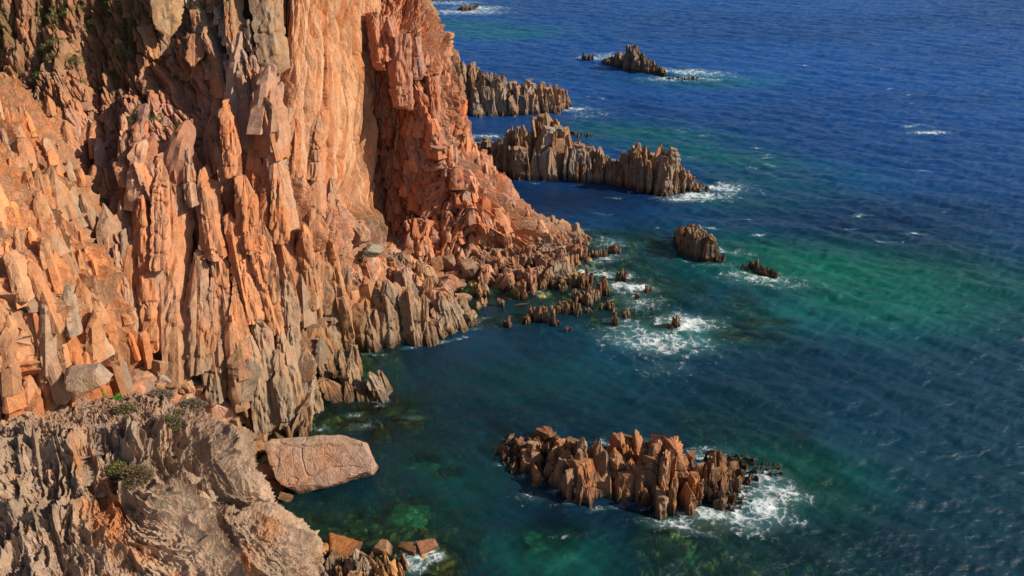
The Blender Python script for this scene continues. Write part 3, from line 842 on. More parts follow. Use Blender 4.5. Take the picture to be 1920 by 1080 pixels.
# ---- red buttress with the hollow in its shaded flank
rows = [
    [(640, -60, 146), (690, -35, 147), (750, -25, 148), (810, 0, 150), (840, 50, 152)],
    [(655, 5, 134), (698, 22, 133.5), (752, 42, 134), (806, 78, 136), (832, 98, 141)],
    [(660, 60, 131), (700, 70, 131), (752, 90, 130), (806, 120, 131.5), (850, 135, 140)],
    [(662, 120, 130.5), (700, 130, 131), (752, 150, 128.5), (808, 170, 129), (861, 180, 139)],
    [(655, 210, 130.5), (700, 210, 131.5), (765, 220, 129.5), (815, 230, 127), (868, 235, 138.5)],
    [(645, 300, 129), (700, 300, 131), (775, 300, 129.5), (845, 300, 126.5), (883, 290, 137)],
    [(640, 360, 128), (700, 360, 130), (780, 360, 128), (885, 360, 126), (932, 345, 136)],
    [(645, 420, 126.5), (705, 420, 128), (790, 420, 125.5), (920, 420, 125.5), (999, 405, 135)],
    [(650, 470, 124), (710, 470, 125), (800, 470, 123.2), (945, 460, 126), (1071, 432, 135)],
    [(660, 505, 120), (720, 505, 121), (810, 505, 121.5), (960, 500, 123), (1100, 470, 131)],
    [(665, 560, 117), (725, 560, 118), (810, 560, 119), (960, 560, 119), (1105, 530, 126)],
]
S = Sheet(rows, 640, 820, curl=[(1.0, 5, -2.0), (-1, 12, -9)])
s_, h_ = S.warp(.6, .35, 52)
px, py = S.px, S.py
fan = .42 * sst(760, 900, S.px)
sf = s_ + fan * (h_ + 12)
c1, i1 = crags(sf, h_, 3.6, 12, 2.4, .05, 61, topk=(1.5, 4))
c2, i2 = crags(sf, h_, 1.5, 4.5, 1.1, .05, 63, topk=(1.5, 4))
c3, i3 = crags(sf, h_, .65, 1.7, .5, .05, 67)
c4, i4 = crags(sf, h_, .32, .7, .2, .05, 69)
x, y, z = S.P[..., 0], S.P[..., 1], S.P[..., 2]
fine = fbm(x * 1.0, y * 1.0, z * .7, 4, 65)
up = sst(330, 180, py)
disp = c1 * (1 - .35 * up) + c2 * (1 - .3 * up) + 1.2 * c3 + 1.2 * c4 + .2 * fine - 2.4
hol = np.exp(-(((px - 672) / 40) ** 2 + ((py - 400) / 60) ** 2))
disp = disp - 1.4 * hol
ids = i1 * .3 + i2 * .4 + i3 * .3
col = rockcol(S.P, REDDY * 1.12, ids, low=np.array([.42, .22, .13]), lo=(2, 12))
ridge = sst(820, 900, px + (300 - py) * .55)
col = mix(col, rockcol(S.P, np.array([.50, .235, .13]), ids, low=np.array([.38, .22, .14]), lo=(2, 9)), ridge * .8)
tip = sst(990, 1050, px)
col = mix(col, BROWN * 1.1 * (.7 + .6 * ids[..., None]), tip * .6)
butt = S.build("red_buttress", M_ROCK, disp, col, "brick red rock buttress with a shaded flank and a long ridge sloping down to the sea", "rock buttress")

S_BUT, D_BUT, C_BUT = S, disp, col
# overhanging blocks on the shaded flank, parts of the buttress
def block(B, T, w, d, yaw, seed, parent, mat, base, name="rock_block", **kw):
    V, q, t, i = shards([B], [T], [w], [d], [yaw], seed, R=30, A=24, rough=.03, **kw)
    return mesh_obj(name, V, q, mat, rockcol(V, base, i * .5 + .25), parent=parent, tris=t)


for (bx, by, tx, ty, Yd, w, d, sd) in ((712, 132, 698, 24, 129.0, 2.0, 2.6, 1), (722, 112, 714, 28, 129.5, 1.7, 2.4, 2), (736, 68, 728, 30, 129.6, 1.8, 2.2, 3),
                                       (757, 204, 748, 60, 128.0, 3.6, 3.6, 4), (786, 148, 774, 66, 129.8, 2.2, 3, 5), (815, 225, 809, 140, 128.2, 2.6, 3, 7)):
    B = PY(bx, by, Yd + .1); T = PY(tx, ty, Yd + 3.6)
    # hanging blocks: broad end low, faceted cut beneath
    V, q, t, i = shards([T], [B], [w], [d], [.5], 500 + sd, R=40, A=36, rough=.04, taper=(0, .12), point=(.5, 1.4), blunt=1.15, rib=(.8, 2.2, .22))
    mesh_obj("rock_block", V, q[:, ::-1], M_ROCK, rockcol(V, REDDY * 1.08, i * .5 + .25), parent=butt, tris=t[:, ::-1])

# ---- far grey-brown shoulder behind the buttress
rows = [
    [(560, -260, 165), (660, -260, 162), (740, -260, 166)],
    [(620, -60, 157), (715, -60, 154), (783, -60, 160)],
    [(640, 0, 154), (735, 0, 151), (799, 0, 157)],
    [(660, 65, 152), (755, 65, 149), (822, 62, 156)],
    [(680, 130, 154), (770, 130, 153), (842, 112, 160)],
    [(690, 200, 156), (770, 200, 155), (842, 190, 163)],
    [(690, 340, 156), (770, 340, 155), (845, 330, 163)],
]
S = Sheet(rows, 260, 420, curl=[(1, 6, -2), (0, 16, -10)])
s_, h_ = S.warp(.6, .35, 152)
c1, i1 = crags(s_, h_, 3.0, 9, 2.0, .05, 161)
c2, i2 = crags(s_, h_, 1.2, 3.4, .9, .05, 163)
c3, i3 = crags(s_, h_, .5, 1.2, .3, .05, 165)
disp = c1 + c2 + c3 - 1.8
ids = i1 * .4 + i2 * .6
col = rockcol(S.P, np.array([.36, .215, .13]), ids, low=BROWN, lo=(4, 14))
S.build("cliff_shoulder", M_ROCK, disp, col, "grey brown cliff shoulder seen behind the top of the red buttress", "cliff")

# ---- grey weathered foreground outcrop
rows = [
    [(-200, 735, 71), (60, 738, 70), (150, 742, 70), (220, 748, 69.5), (290, 752, 69), (345, 765, 68.5), (385, 790, 68)],
    [(-200, 785, 64), (60, 785, 64), (150, 788, 64), (215, 790, 64), (280, 788, 64.5), (340, 798, 64.5), (392, 820, 65)],
    [(-200, 840, 57.5), (60, 840, 58), (150, 840, 58), (215, 840, 58.5), (280, 842, 59), (345, 848, 60), (402, 856, 61.5)],
    [(-200, 890, 54), (60, 890, 54.5), (150, 890, 55), (220, 892, 55.5), (290, 896, 56.5), (360, 900, 57.5), (428, 905, 59)],
    [(-200, 960, 50.5), (60, 960, 51.5), (150, 960, 52), (230, 960, 53), (300, 962, 53), (370, 965, 55), (438, 968, 57.5)],
    [(-200, 1030, 47.5), (60, 1030, 48.5), (150, 1030, 49), (240, 1030, 50), (330, 1030, 50.5), (405, 1030, 52.5), (508, 1012, 55)],
    [(-200, 1120, 44.5), (60, 1120, 45), (160, 1120, 46), (250, 1120, 47), (350, 1120, 48), (440, 1120, 50), (532, 1100, 52.5)],
    [(-200, 1400, 38), (60, 1400, 39), (160, 1400, 40), (250, 1400, 41), (350, 1400, 42), (450, 1400, 43), (550, 1400, 45)],
]
S = Sheet(rows, 760, 760, curl=[(.3, 3, -3), (-2, 6, -12)])
s_, h_ = S.warp(.5, .7, 72)
px, py = S.px, S.py
x, y, z = S.P[..., 0], S.P[..., 1], S.P[..., 2]
ledge = sst(850, 800, py) 
ln = .38 * sst(220, 400, px + (py - 900) * .3)
s2 = s_ + ln * (h_ + 14) + .35 * fbm(x * .5, y * .5, z * .5, 3, 170)
c1, i1 = crags(s2, h_, 3.6, 5.5, 1.8, 0, 171, topk=(1.0, 2.4), sidek=(.5, 1.8), cl=.45)
c2, i2 = crags(s2, h_, 1.3, 3.4, .85, 0, 173, topk=(1.0, 2.8), sidek=(.6, 2.0), cl=.6)
c3, i3 = crags(s2, h_, .45, 1.6, .36, 0, 177, cl=.35)
c4, i4 = crags(s_, h_, .2, .4, .12, .4, 179)
rid = 1 - np.abs(fbm(x * 1.3, y * 1.3, z * 1.3, 4, 75)) * 3
grv = relu(.22 - np.abs(vn3(s2 * .75, 0 * s2 + 3.3, h_ * .10 + .3 * fbm(x * .4, y * .4, z * .4, 2, 176), 175))) / .22
pits = relu(fbm(x * 2.6, y * 2.6, z * 2.6, 3, 78) - .12)
ue = np.linspace(0, 1, S.nu)[None, :]; edge = 1 - .72 * sst(.62, .76, ue)
disp = (c1 * (1 - .6 * ledge) + c2 * edge * (1 - .8 * ledge) - 2.0 * (1 - .6 * ledge)) + c3 * edge * (1 - .5 * ledge) + c4 + .22 * rid * (1 - .3 * ledge) - .7 * pits * (1 - ledge) - .75 * grv ** 2 * edge * (1 - ledge)
ids = i1 * .3 + i2 * .4 + i3 * .3
gn = fbm(x * .35, y * .35, z * .35, 4, 82)
col = (np.array([.39, .285, .21]) * (1 - .25 * (grv ** 2)[..., None])) * (.72 + .5 * ids[..., None]) * (1 + .3 * gn[..., None])
col = mix(col, np.array([.38, .255, .18]) * (.8 + .4 * ids[..., None]), ledge * .75)
och = np.exp(-(((px - 200) / 75) ** 2 + ((py - 985) / 75) ** 2)) + .8 * np.exp(-(((px - 215) / 22) ** 2 + ((py - 940) / 40) ** 2)) + .9 * np.exp(-(((px - 150) / 22) ** 2 + ((py - 860) / 40) ** 2)) \
    + .7 * np.exp(-(((px - 500) / 30) ** 2 + ((py - 1000) / 30) ** 2))
col = mix(col, np.array([.46, .21, .085]) * (.7 + .5 * ids[..., None]), np.clip(sst(.3, 1.1, och + 1.1 * gn) * .9, 0, 1))
col = np.clip(col, .02, .9)
outc = S.build("grey_outcrop", M_GREY, disp, col, "grey honeycombed rock outcrop with orange stains filling the bottom left foreground", "rock outcrop")
S_GREY, D_GREY, C_GREY = S, disp, col


# ================================================================== COLUMN WALL (parts of the main cliff)
def crop5(x, y): return 600 + x / 3.0, 400 + y / 3.0


WALL = [  # base x,y ; tip x,y in the enlarged view ; width px ; depth m
    (175, 755, 128, 410, 96), (262, 700, 225, 400, 70), (300, 775, 240, 530, 80), (335, 760, 318, 600, 44), (400, 742, 372, 400, 96), (350, 560, 335, 330, 60), (452, 730, 440, 580, 40), (460, 560, 425, 350, 60),
    (530, 737, 490, 430, 92), (500, 560, 465, 320, 60), (590, 735, 585, 480, 50), (630, 742, 600, 610, 80), (690, 700, 650, 545, 80), (640, 600, 600, 480, 80), (725, 690, 680, 480, 60), (790, 670, 735, 500, 70), (760, 600, 720, 460, 70), (845, 640, 812, 552, 70),
    (30, 640, -10, 300, 70), (95, 640, 40, 90, 74), (150, 560, 70, 180, 60), (190, 430, 130, 130, 110), (90, 740, 60, 580, 60), (30, 790, 10, 560, 70), (130, 640, 105, 420, 50), (215, 500, 205, 300, 60), (60, 480, 5, 160, 60), (260, 300, 215, 50, 60), (290, 520, 270, 290, 70),
    (200, 930, 180, 765, 62), (190, 1010, 158, 838, 66), (120, 940, 105, 790, 46), (60, 930, 40, 760, 60), (20, 960, -10, 830, 60), (90, 1060, 20, 950, 110), (340, 1060, 270, 915, 90), (375, 1030, 335, 900, 64), (230, 1060, 210, 975, 60), (165, 1065, 140, 970, 60), (275, 1070, 262, 1010, 50), (100, 900, 80, 870, 50),
]
Bs, Ts, Ws, Ds = [], [], [], []
rng = np.random.default_rng(77)
for (bx, by, tx, ty, w) in WALL:
    b = crop5(bx, by); t = crop5(tx, ty)
    if by > 600: Bw = PZ(*b, 0.0)
    else:
        zb = (700 - by) / 700 * 9.0
        Bw = PZ(*b, zb)
    Tw = PY(t[0], t[1], Bw[1] + 1.6 + .10 * (by - ty) / 3 * .09)
    Bw = Bw + (Bw - Tw) * np.array([1, 1, 1]) * (1.6 / max(Tw[2] - Bw[2], .5))
    m_per_px = Bw[1] / .9 / FPX
    Bs.append(Bw + [0, .8, 0]); Ts.append(Tw + [0, .8, 0]); Ws.append(w / 3 * m_per_px * 1.25); Ds.append(w / 3 * m_per_px * 1.5)
for k in range(len(Bs)):
    V, q, t, i = shards([Bs[k]], [Ts[k]], [Ws[k]], [Ds[k]], [rng.uniform(-.3, .3)], 900 + k, R=40, A=36, rough=.05, point=(.25, .9), blunt=1.1, rib=(.7, 3.0, .26))
    mesh_obj("rock_column", V, q, M_ROCK, rockcol(V, SALMON, i * .6 + .2, low=TAN * .95, lo=(3, 12)), parent=main, tris=t)

def surf_pt(Sh, disp, px, py):
    d = (Sh.px - px) ** 2 + (Sh.py - py) ** 2
    k = np.unravel_index(np.argmin(d), d.shape)
    return Sh.P[k] + Sh.N[k] * disp[k], Sh.N[k]


def blades_on(Sh, disp, C, n, cond, wr, hr, seed, parent, name="rock_blades", tilt=.16, up=(0, .1, .5), proud=.55, mat=None, **kw):
    """stand n fractured blades on a rock face, following its slope"""
    rng = np.random.default_rng(seed)
    iv = rng.integers(2, Sh.nv - 2, n * 12); iu = rng.integers(2, Sh.nu - 2, n * 12)
    ok = cond(Sh.px[iv, iu], Sh.py[iv, iu], Sh.P[iv, iu]); iv, iu = iv[ok][:n], iu[ok][:n]
    tv = Sh.P[iv - 2, iu] - Sh.P[iv + 2, iu]; tv /= np.linalg.norm(tv, axis=1)[:, None]
    m = len(iv)
    w = rng.uniform(0, 1, m) ** 2.4 * (wr[1] * 1.5 - wr[0] * .8) + wr[0] * .8
    h = w / wr[1] * rng.uniform(*hr, m) * .75 + hr[0] * .4
    tv[:, 0] *= .4; d = tv + np.array(up) + rng.normal(size=(m, 3)) * [tilt, tilt * .5, 0]; d /= np.linalg.norm(d, axis=1)[:, None]
    P = Sh.P[iv, iu] + Sh.N[iv, iu] * disp[iv, iu][:, None]
    dd = w * rng.uniform(.9, 1.7, m)
    B = P - d * (h * .5)[:, None] - Sh.N[iv, iu] * (dd * (1 - proud) * .5)[:, None]
    T = P + d * (h * .5)[:, None] - Sh.N[iv, iu] * (dd * (.2 - proud * .3))[:, None]
    kk = dict(point=(.2, .8), blunt=1.06, rough=.06); kk.update(kw)
    V, q, t, i = shards(B, T, w, dd, rng.uniform(-.5, .5, m), seed + 1, R=16, A=12, **kk)
    c = np.repeat(C[iv, iu], 16 * 12, 0) * (.8 + .36 * i[:, None])
    j = (i * 7.31) % 1
    c = mix(c, c * np.array([.92, 1.06, 1.2]), sst(.6, .7, j)); c = mix(c, c * np.array([1.08, .92, .78]), sst(.34, .24, j))
    wt_ = sst(1.1, .2, V[:, 2])
    c = mix(c, WET, wt_ * .75)
    return mesh_obj(name, V, q, mat or M_ROCK, c, parent=parent, tris=t)


blades_on(S_MAIN, D_MAIN, C_MAIN, 260, lambda px, py, P: (px > 400) & (px < 600) & (py > 560) & (P[:, 2] > -1.5) & (P[:, 2] < 12), (.5, 1.5), (2.2, 5), 31, main, proud=.6)
blades_on(S_MAIN, D_MAIN, C_MAIN, 520, lambda px, py, P: (px > 380) & (px < 640) & (py > 130) & (py < 640) & ~((px > 540) & (py < 390)), (.5, 2.1), (3, 11), 35, main, proud=.25)
blades_on(S_MAIN, D_MAIN, C_MAIN, 340, lambda px, py, P: (px > 130) & (px < 420) & (py > 250) & (py < 650), (.6, 2.2), (3, 11), 37, main, proud=.22)
blades_on(S_MAIN, D_MAIN, C_MAIN, 600, lambda px, py, P: (px > 120) & (px < 440) & (py > -40) & (py < 360), (.3, 1.2), (.9, 2.8), 39, main, tilt=.3, proud=.35)
blades_on(S_MAIN, D_MAIN, C_MAIN, 110, lambda px, py, P: (px > 410) & (px < 560) & (py > -60) & (py < 320), (.3, 1.0), (2.5, 8), 41, main, proud=.05)
blades_on(S_SPUR, D_SPUR, C_SPUR, 520, lambda px, py, P: (px > -260) & (px < 250) & (py > 150) & (py < 780), (.3, 1.1), (1.8, 6), 43, spur, proud=.3)
blades_on(S_BUT, D_BUT, C_BUT, 800, lambda px, py, P: (px > 650) & (px < 960) & (py > 230) & (py < 520), (.4, 1.6), (1.2, 4.2), 45, butt, tilt=.2, proud=.3)
blades_on(S_BUT, D_BUT, C_BUT, 600, lambda px, py, P: (px > 770) & (px < 1090) & (py > 90) & (py < 480), (.4, 1.4), (1.0, 3.2), 47, butt, tilt=.2, proud=.3)
blades_on(S_GREY, D_GREY, C_GREY * .9, 90, lambda px, py, P: (px > 100) & (px < 400) & (py > 735) & (py < 830), (.15, .5), (.2, .6), 51, outc, name="rock_knobs", tilt=.5, proud=.3, mat=M_GREY)

for k, (bx, by, tx, ty, wpx, out) in enumerate(((205, 838, 212, 788, 46, .6), (172, 850, 165, 800, 40, .5), (345, 905, 352, 850, 44, .5), (380, 935, 372, 870, 38, .5), (300, 900, 286, 850, 36, .4), (165, 905, 160, 860, 34, .4), (330, 850, 336, 812, 30, .4),
                                                (255, 850, 250, 812, 30, .3), (200, 920, 205, 880, 34, .4), (400, 900, 392, 850, 34, .4), (310, 1000, 330, 930, 44, .4), (360, 1050, 385, 960, 40, .4), (420, 1060, 440, 990, 40, .4), (470, 1070, 500, 1000, 44, .3), (250, 1060, 255, 1000, 44, .4))):
    pb_, nb = surf_pt(S_GREY, D_GREY * 0, bx, by); pt_, nt_ = surf_pt(S_GREY, D_GREY * 0, tx, ty)
    wm = wpx * np.linalg.norm(pb_ - [0, 0, CAM_H]) / FPX
    V, q, t, i = shards([pb_ + nb * (out - wm * .45)], [pt_ + nt_ * (out - wm * .2)], [wm * 1.2], [wm * 1.3], [k * .7], 1800 + k, R=44, A=42, rough=.06, point=(.4, 1.4), blunt=1.1, rib=(.35, 2.4, .16))
    cg = np.array([.42, .31, .225]) * (.85 + .25 * i[:, None]) * (1 + .25 * fbm(V[:, 0] * .8, V[:, 1] * .8, V[:, 2] * .8, 3, k))[:, None]
    mesh_obj("rock_block", V, q, M_GREY, cg, parent=outc, tris=t)

# the great pillars of the main face, read from left to right: foot, head, width in px, standing out by
PIL = [
    (280, 650, 272, 365, 38, 1.0), (330, 705, 318, 290, 46, 1.5), (300, 500, 305, 300, 34, 1.2), (360, 385, 352, 285, 30, 1.6), (412, 480, 384, 325, 44, 2.0), (372, 690, 362, 470, 36, 1.4), (395, 660, 400, 520, 26, 1.2),
    (575, 335, 583, 212, 26, 1.8), (245, 600, 236, 430, 26, .9), (505, 560, 488, 420, 34, 1.4), (540, 640, 520, 500, 30, 1.4), (470, 470, 462, 330, 34, 1.2), (520, 450, 520, 330, 34, 1.3), (450, 640, 442, 520, 34, 1.2),
    (436, 790, 402, 560, 34, 1.2), (478, 800, 440, 570, 34, 1.3), (520, 800, 478, 590, 36, 1.3), (560, 795, 522, 600, 34, 1.2), (588, 770, 550, 640, 28, 1.0), (500, 790, 462, 640, 28, 2.0), (545, 790, 508, 660, 28, 2.0),
    (430, 620, 398, 400, 34, 1.0), (470, 600, 436, 400, 32, 1.1), (512, 620, 474, 440, 32, 1.0), (548, 600, 520, 450, 30, 1.0), (585, 590, 560, 420, 34, 1.4), (230, 660, 215, 470, 38, 1.2), (405, 740, 380, 560, 36, 1.4), (530, 430, 505, 270, 32, 1.2), (585, 440, 575, 330, 30, 1.0),
    (600, 560, 588, 420, 30, 1.6), (440, 330, 436, 190, 30, 1.2), (545, 330, 548, 225, 26, 1.1), (620, 420, 612, 335, 24, 1.0), (640, 640, 590, 440, 34, 2.0),
]
for k, (bx, by, tx, ty, wpx, out) in enumerate(PIL):
    pb_, nb = surf_pt(S_MAIN, D_MAIN * 0, bx, by); pt_, nt_ = surf_pt(S_MAIN, D_MAIN * 0, tx, ty)
    wm = wpx * np.linalg.norm(pb_ - [0, 0, CAM_H]) / FPX
    V, q, t, i = shards([pb_ + nb * (out - wm * .4)], [pt_ + nt_ * (out - wm * .3)], [wm * 1.2], [wm * 1.5], [.2], 1500 + k, R=60, A=36, rough=.05, point=(.12, .6), blunt=1.04, rib=(.7, 5, .24))
    mesh_obj("rock_pillar", V, q, M_ROCK, rockcol(V, ORANGE * 1.0, i * .5 + .3, low=TAN, lo=(4, 22)), parent=main, tris=t)
# flat plates stuck high in the gully and the grey plate beside it
for k, (bx, by, tx, ty, wpx, out, cc_) in enumerate(((338, 82, 318, -30, 52, 2.4, (.40, .24, .12)), (300, 118, 282, 56, 28, 1.8, (.42, .24, .13)), (372, 128, 376, 70, 28, 1.4, (.40, .21, .13)),
                                                (520, 140, 490, -60, 56, .9, (.34, .24, .16)), (448, 110, 440, -40, 34, 1.2, (.40, .25, .15)))):
    pb_, nb = surf_pt(S_MAIN, D_MAIN * 0, bx, by); pt_, nt_ = surf_pt(S_MAIN, D_MAIN * 0, tx, ty)
    wm = wpx * np.linalg.norm(pb_ - [0, 0, CAM_H]) / FPX
    V, q, t, i = shards([pt_ + nt_ * (out - .8)], [pb_ + nb * (out - .6)], [wm * 1.15], [wm * .7], [.5], 1600 + k, R=48, A=36, rough=.03, point=(.3, 1.0), blunt=1.05, taper=(0, .12), rib=(.8, 4, .2))
    mesh_obj("rock_plate", V, q[:, ::-1], M_ROCK, rockcol(V, np.array(cc_), i * .5 + .3), parent=main, tris=t[:, ::-1])

rng = np.random.default_rng(5)
tt = rng.uniform(0, 1, 90); px_ = 610 + tt * 265
Fw = np.array([PZ(a, np.interp(a, [600, 690, 760, 830, 880], [690, 655, 648, 635, 612]), 0) for a in px_]); Fw[:, 1] += rng.uniform(1.2, 5.5, 90)
hh = np.interp(px_, [610, 660, 700, 760, 820, 875], [12, 10.5, 9, 7, 4.5, 2.2]) * np.clip(.62 + .09 * (Fw[:, 1] - 98 - .03 * (px_ - 610)), .5, 1.0) * rng.uniform(.85, 1.05, 90)
Tw_ = Fw.copy(); Tw_[:, 2] = hh; Tw_[:, 1] += .12 * hh; Tw_[:, 0] -= .12 * hh
V, q, t, i = shards(Fw - [0, 0, 2], Tw_, rng.uniform(1.4, 3.0, 90), rng.uniform(1.6, 3.4, 90), .2, 955, R=24, A=18, rough=.05, point=(.2, .9), blunt=1.06)
mesh_obj("rock_columns", V, q, M_ROCK, rockcol(V, SALMON, i, low=TAN * .95, lo=(3, 12)), parent=main, tris=t)

# crags over the platform behind the column wall and the tip of the buttress
def scatter_ground(pts, n, wr, hr, seed, lean=(-.05, .1)):
    """pts: list of (photo x, photo y) polygon; stands shards on the platform"""
    rng = np.random.default_rng(seed)
    poly = np.array(pts, float)
    out = []
    x0, y0 = poly.min(0); x1, y1 = poly.max(0)
    while len(out) < n:
        p = rng.uniform([x0, y0], [x1, y1])
        ins = False; j = len(poly) - 1
        for a in range(len(poly)):
            if (poly[a, 1] > p[1]) != (poly[j, 1] > p[1]) and p[0] < (poly[j, 0] - poly[a, 0]) * (p[1] - poly[a, 1]) / (poly[j, 1] - poly[a, 1]) + poly[a, 0]: ins = not ins
            j = a
        if ins: out.append(p)
    z = np.zeros(n)
    for _ in range(6):
        W = np.array([PZ(p[0], p[1], zz) for p, zz in zip(out, z)])
        zz, _i = bed_height(W[:, 0], W[:, 1]); z = z * .4 + zz * .6
    W[:, 2] = z
    w = wr[0] * .8 + (wr[1] * 1.5 - wr[0] * .8) * rng.uniform(size=n) ** 2; h = rng.uniform(*hr, n)
    B = W - np.stack([0 * h, 0 * h, .8 + 0 * h], -1)
    T = W + np.stack([lean[0] * h + rng.normal(size=n) * .12 * h, lean[1] * h, h], -1)
    return B, T, w, w * rng.uniform(.8, 1.4, n)


sets = []
B, T, w, d = scatter_ground([(640, 440), (700, 470), (790, 505), (885, 590), (800, 600), (640, 560)], 230, (.8, 2.0), (.8, 2.4), 201)
sets.append(shards(B, T, w, d, 0.2, 211, R=20, A=24, point=(.3, 1.1), rough=.06, rib=(.5, 1.6, .22)))
V, q, t, i = merge(sets)
plat = mesh_obj("rock_crags", V, q, M_ROCK, rockcol(V, SALMON, i, low=TAN * 1.05, lo=(2, 10)), parent=main, tris=t)
B, T, w, d = scatter_ground([(860, 500), (960, 470), (1090, 440), (1110, 475), (1090, 500), (1040, 540), (960, 545), (880, 520)], 260, (.8, 2.2), (.7, 2.6), 203)
V, q, t, i = shards(B, T, w, d, 0.2, 213, R=20, A=24, point=(.3, 1.1), rough=.06, rib=(.5, 1.6, .22))
mesh_obj("rock_crags", V, q, M_ROCK, rockcol(V, np.array([.42, .21, .13]), i, low=np.array([.33, .20, .125]), lo=(1, 5)), parent=butt, tris=t)


# ================================================================== SEA STACKS AND RIDGES
def ridge_rock(name, spec, label, cat, w=(.9, 1.9), seed=0, base=BROWN, rows=5, dens=1.0, group=None, mat=None, lean=(-.04, .06), hi=None, kind=None, jag=.22, yaw=.3, prof_=(.68, .90, 1.0, .95, .65, .3), R=30, A=36, point=(.07, .5), rib=(.5, 2.6, .34)):
    rng = np.random.default_rng(seed)
    spec = np.array(spec, float)
    F = np.array([PZ(a, b) for a, b, c, d in spec]); Dp = spec[:, 3]
    Zc = np.array([1.02 * PY(a, c, f[1] + .45 * d)[2] for (a, b, c, d), f in zip(spec, F)])
    Xc = np.array([PY(a, c, f[1] + .45 * d)[0] for (a, b, c, d), f in zip(spec, F)])
    seg = np.concatenate([[0], np.cumsum(np.linalg.norm(np.diff(F[:, :2], axis=0), axis=1))])
    Ltot = seg[-1]; wm = (w[0] + w[1]) / 2
    B, T, WW, DD = [], [], [], []
    for r_ in range(rows):
        v = r_ / (rows - 1) if rows > 1 else .4
        n = max(2, int(Ltot / (wm * .72) * dens))
        for k in range(n):
            s = (k + rng.uniform(.1, .9)) / n * Ltot
            vv = np.clip(v + rng.uniform(-.5, .5) / rows, 0, 1)
            fx = np.interp(s, seg, F[:, 0]); fy = np.interp(s, seg, F[:, 1]); dp = np.interp(s, seg, Dp); zc = np.interp(s, seg, Zc); xc = np.interp(s, seg, Xc)
            prof = np.interp(vv, [0, .15, .38, .55, .8, 1], prof_)
            clump = .5 + .5 * float(vn3(np.array([s * .42]), np.array([vv * 2.5]), np.array([seed * 1.3]), seed)[0])
            h = zc * prof * (1.06 - jag * 1.3 * rng.uniform() ** 1.5) * (1 - jag * 1.9 * (1 - sst(.25, .6, clump)))
            ww = w[0] * .8 + (w[1] * 2.3 - w[0] * .8) * rng.uniform() ** 1.8
            ww = min(ww, max(w[0], dp * .42))
            bx = fx + (xc - fx) * vv; by = fy + dp * vv * .9 + ww * .4
            B.append([bx, by, -1.6]); T.append([bx + lean[0] * h + rng.normal() * .05 * h, by + lean[1] * h * (1 if vv < .5 else -1) + rng.normal() * .03 * h, max(h, .25)])
            WW.append(ww); DD.append(ww * rng.uniform(.8, 1.7))
    B = np.array(B); T = np.array(T)
    V, q, t, i = shards(B, T, WW, DD, yaw + rng.normal(size=len(B)) * .2, seed + 1, R=R, A=A, rough=.06, point=point, blunt=1.045, rib=tuple(np.array(rib) * (1.0 if w[0] > 1 else min(1.0, (w[0] + w[1]) / 2.6))))
    keep = V[:, 2] > -1.7
    o = mesh_obj(name, V, q, mat or M_ISLE, rockcol(V, base if hi is None else hi, i, low=base, lo=(2, 8), seed=seed, tide=1.0), tris=t)
    tag(o, label, cat, group, kind)
    return o


ridge_rock("rock_ridge", [(880, 300, 268, 9), (930, 322, 262, 9), (955, 332, 245, 11), (975, 338, 231, 12), (992, 340, 250, 13), (1005, 338, 222, 15), (1030, 340, 214, 15), (1048, 340, 225, 14), (1062, 340, 236, 14), (1080, 342, 262, 10), (1110, 345, 281, 8), (1130, 343, 272, 7), (1150, 345, 290, 6), (1170, 350, 292, 6), (1185, 356, 274, 7), (1205, 362, 272, 8), (1228, 366, 264, 8), (1240, 367, 276, 8), (1262, 368, 282, 8), (1280, 364, 305, 6), (1300, 362, 325, 5), (1318, 362, 345, 4), (1333, 362, 353, 3)],
           "long jagged brown ridge reaching out to sea, nearer of the two behind the buttress", "rock ridge", (1.2, 2.8), 301, BROWN * 1.1, 6, 1.1, jag=.13, hi=np.array([.36, .24, .16]), rib=(.6, 3, .3))
ridge_rock("rock_ridge", [(820, 216, 60, 14), (845, 216, 92, 13), (870, 216, 112, 12), (900, 217, 130, 12), (930, 218, 140, 11), (955, 218, 150, 10), (975, 218, 155, 10), (987, 218, 138, 10), (1000, 217, 155, 10), (1025, 215, 162, 9), (1045, 212, 158, 9), (1060, 206, 163, 7), (1068, 203, 185, 4)],
           "blunt ended brown rock ridge, the farther one just right of the buttress top", "rock ridge", (1.5, 3.4), 311, BROWN * 1.05, 7, 1.25, jag=.08, hi=np.array([.34, .23, .155]), rib=(.7, 3.4, .34))
ridge_rock("sea_stack", [(1133, 119, 108, 5), (1150, 126, 100, 8), (1172, 131, 95, 9), (1185, 134, 84, 9), (1195, 136, 84, 9), (1208, 138, 100, 8), (1222, 139, 108, 6), (1238, 141, 120, 5), (1250, 146, 132, 4)],
           "steep pointed dark brown islet ringed with foam, the farthest large rock out at sea", "islet", (1.2, 2.6), 321, BROWN * .85, 5, 1.1)
ridge_rock("sea_stack", [(1093, 114, 99, 3), (1098, 115, 101, 3), (1103, 115, 100, 3.4), (1109, 115, 93, 3.4), (1114, 114, 101, 2)],
           "small twin peaked dark rock just left of the farthest large islet", "sea rock", (.9, 1.7), 323, BROWN * .7, 3, 1.2)
ridge_rock("reef_rock", [(1252, 149, 140, 3), (1262, 150, 138, 3), (1275, 151, 143, 3), (1290, 152, 144, 3), (1300, 151, 140, 3), (1311, 150, 143, 3)],
           "low line of broken dark rocks in foam trailing right of the farthest islet", "reef", (.8, 1.6), 325, BROWN * .8, 3, .7)
ridge_rock("reef_rock", [(858, 18, 12, 3), (870, 22, 9, 5), (885, 20, 9, 5), (898, 12, 8, 4)],
           "low dark reef in white foam at the top of the picture", "reef", (1.2, 3), 327, BROWN * .6, 3, .9)
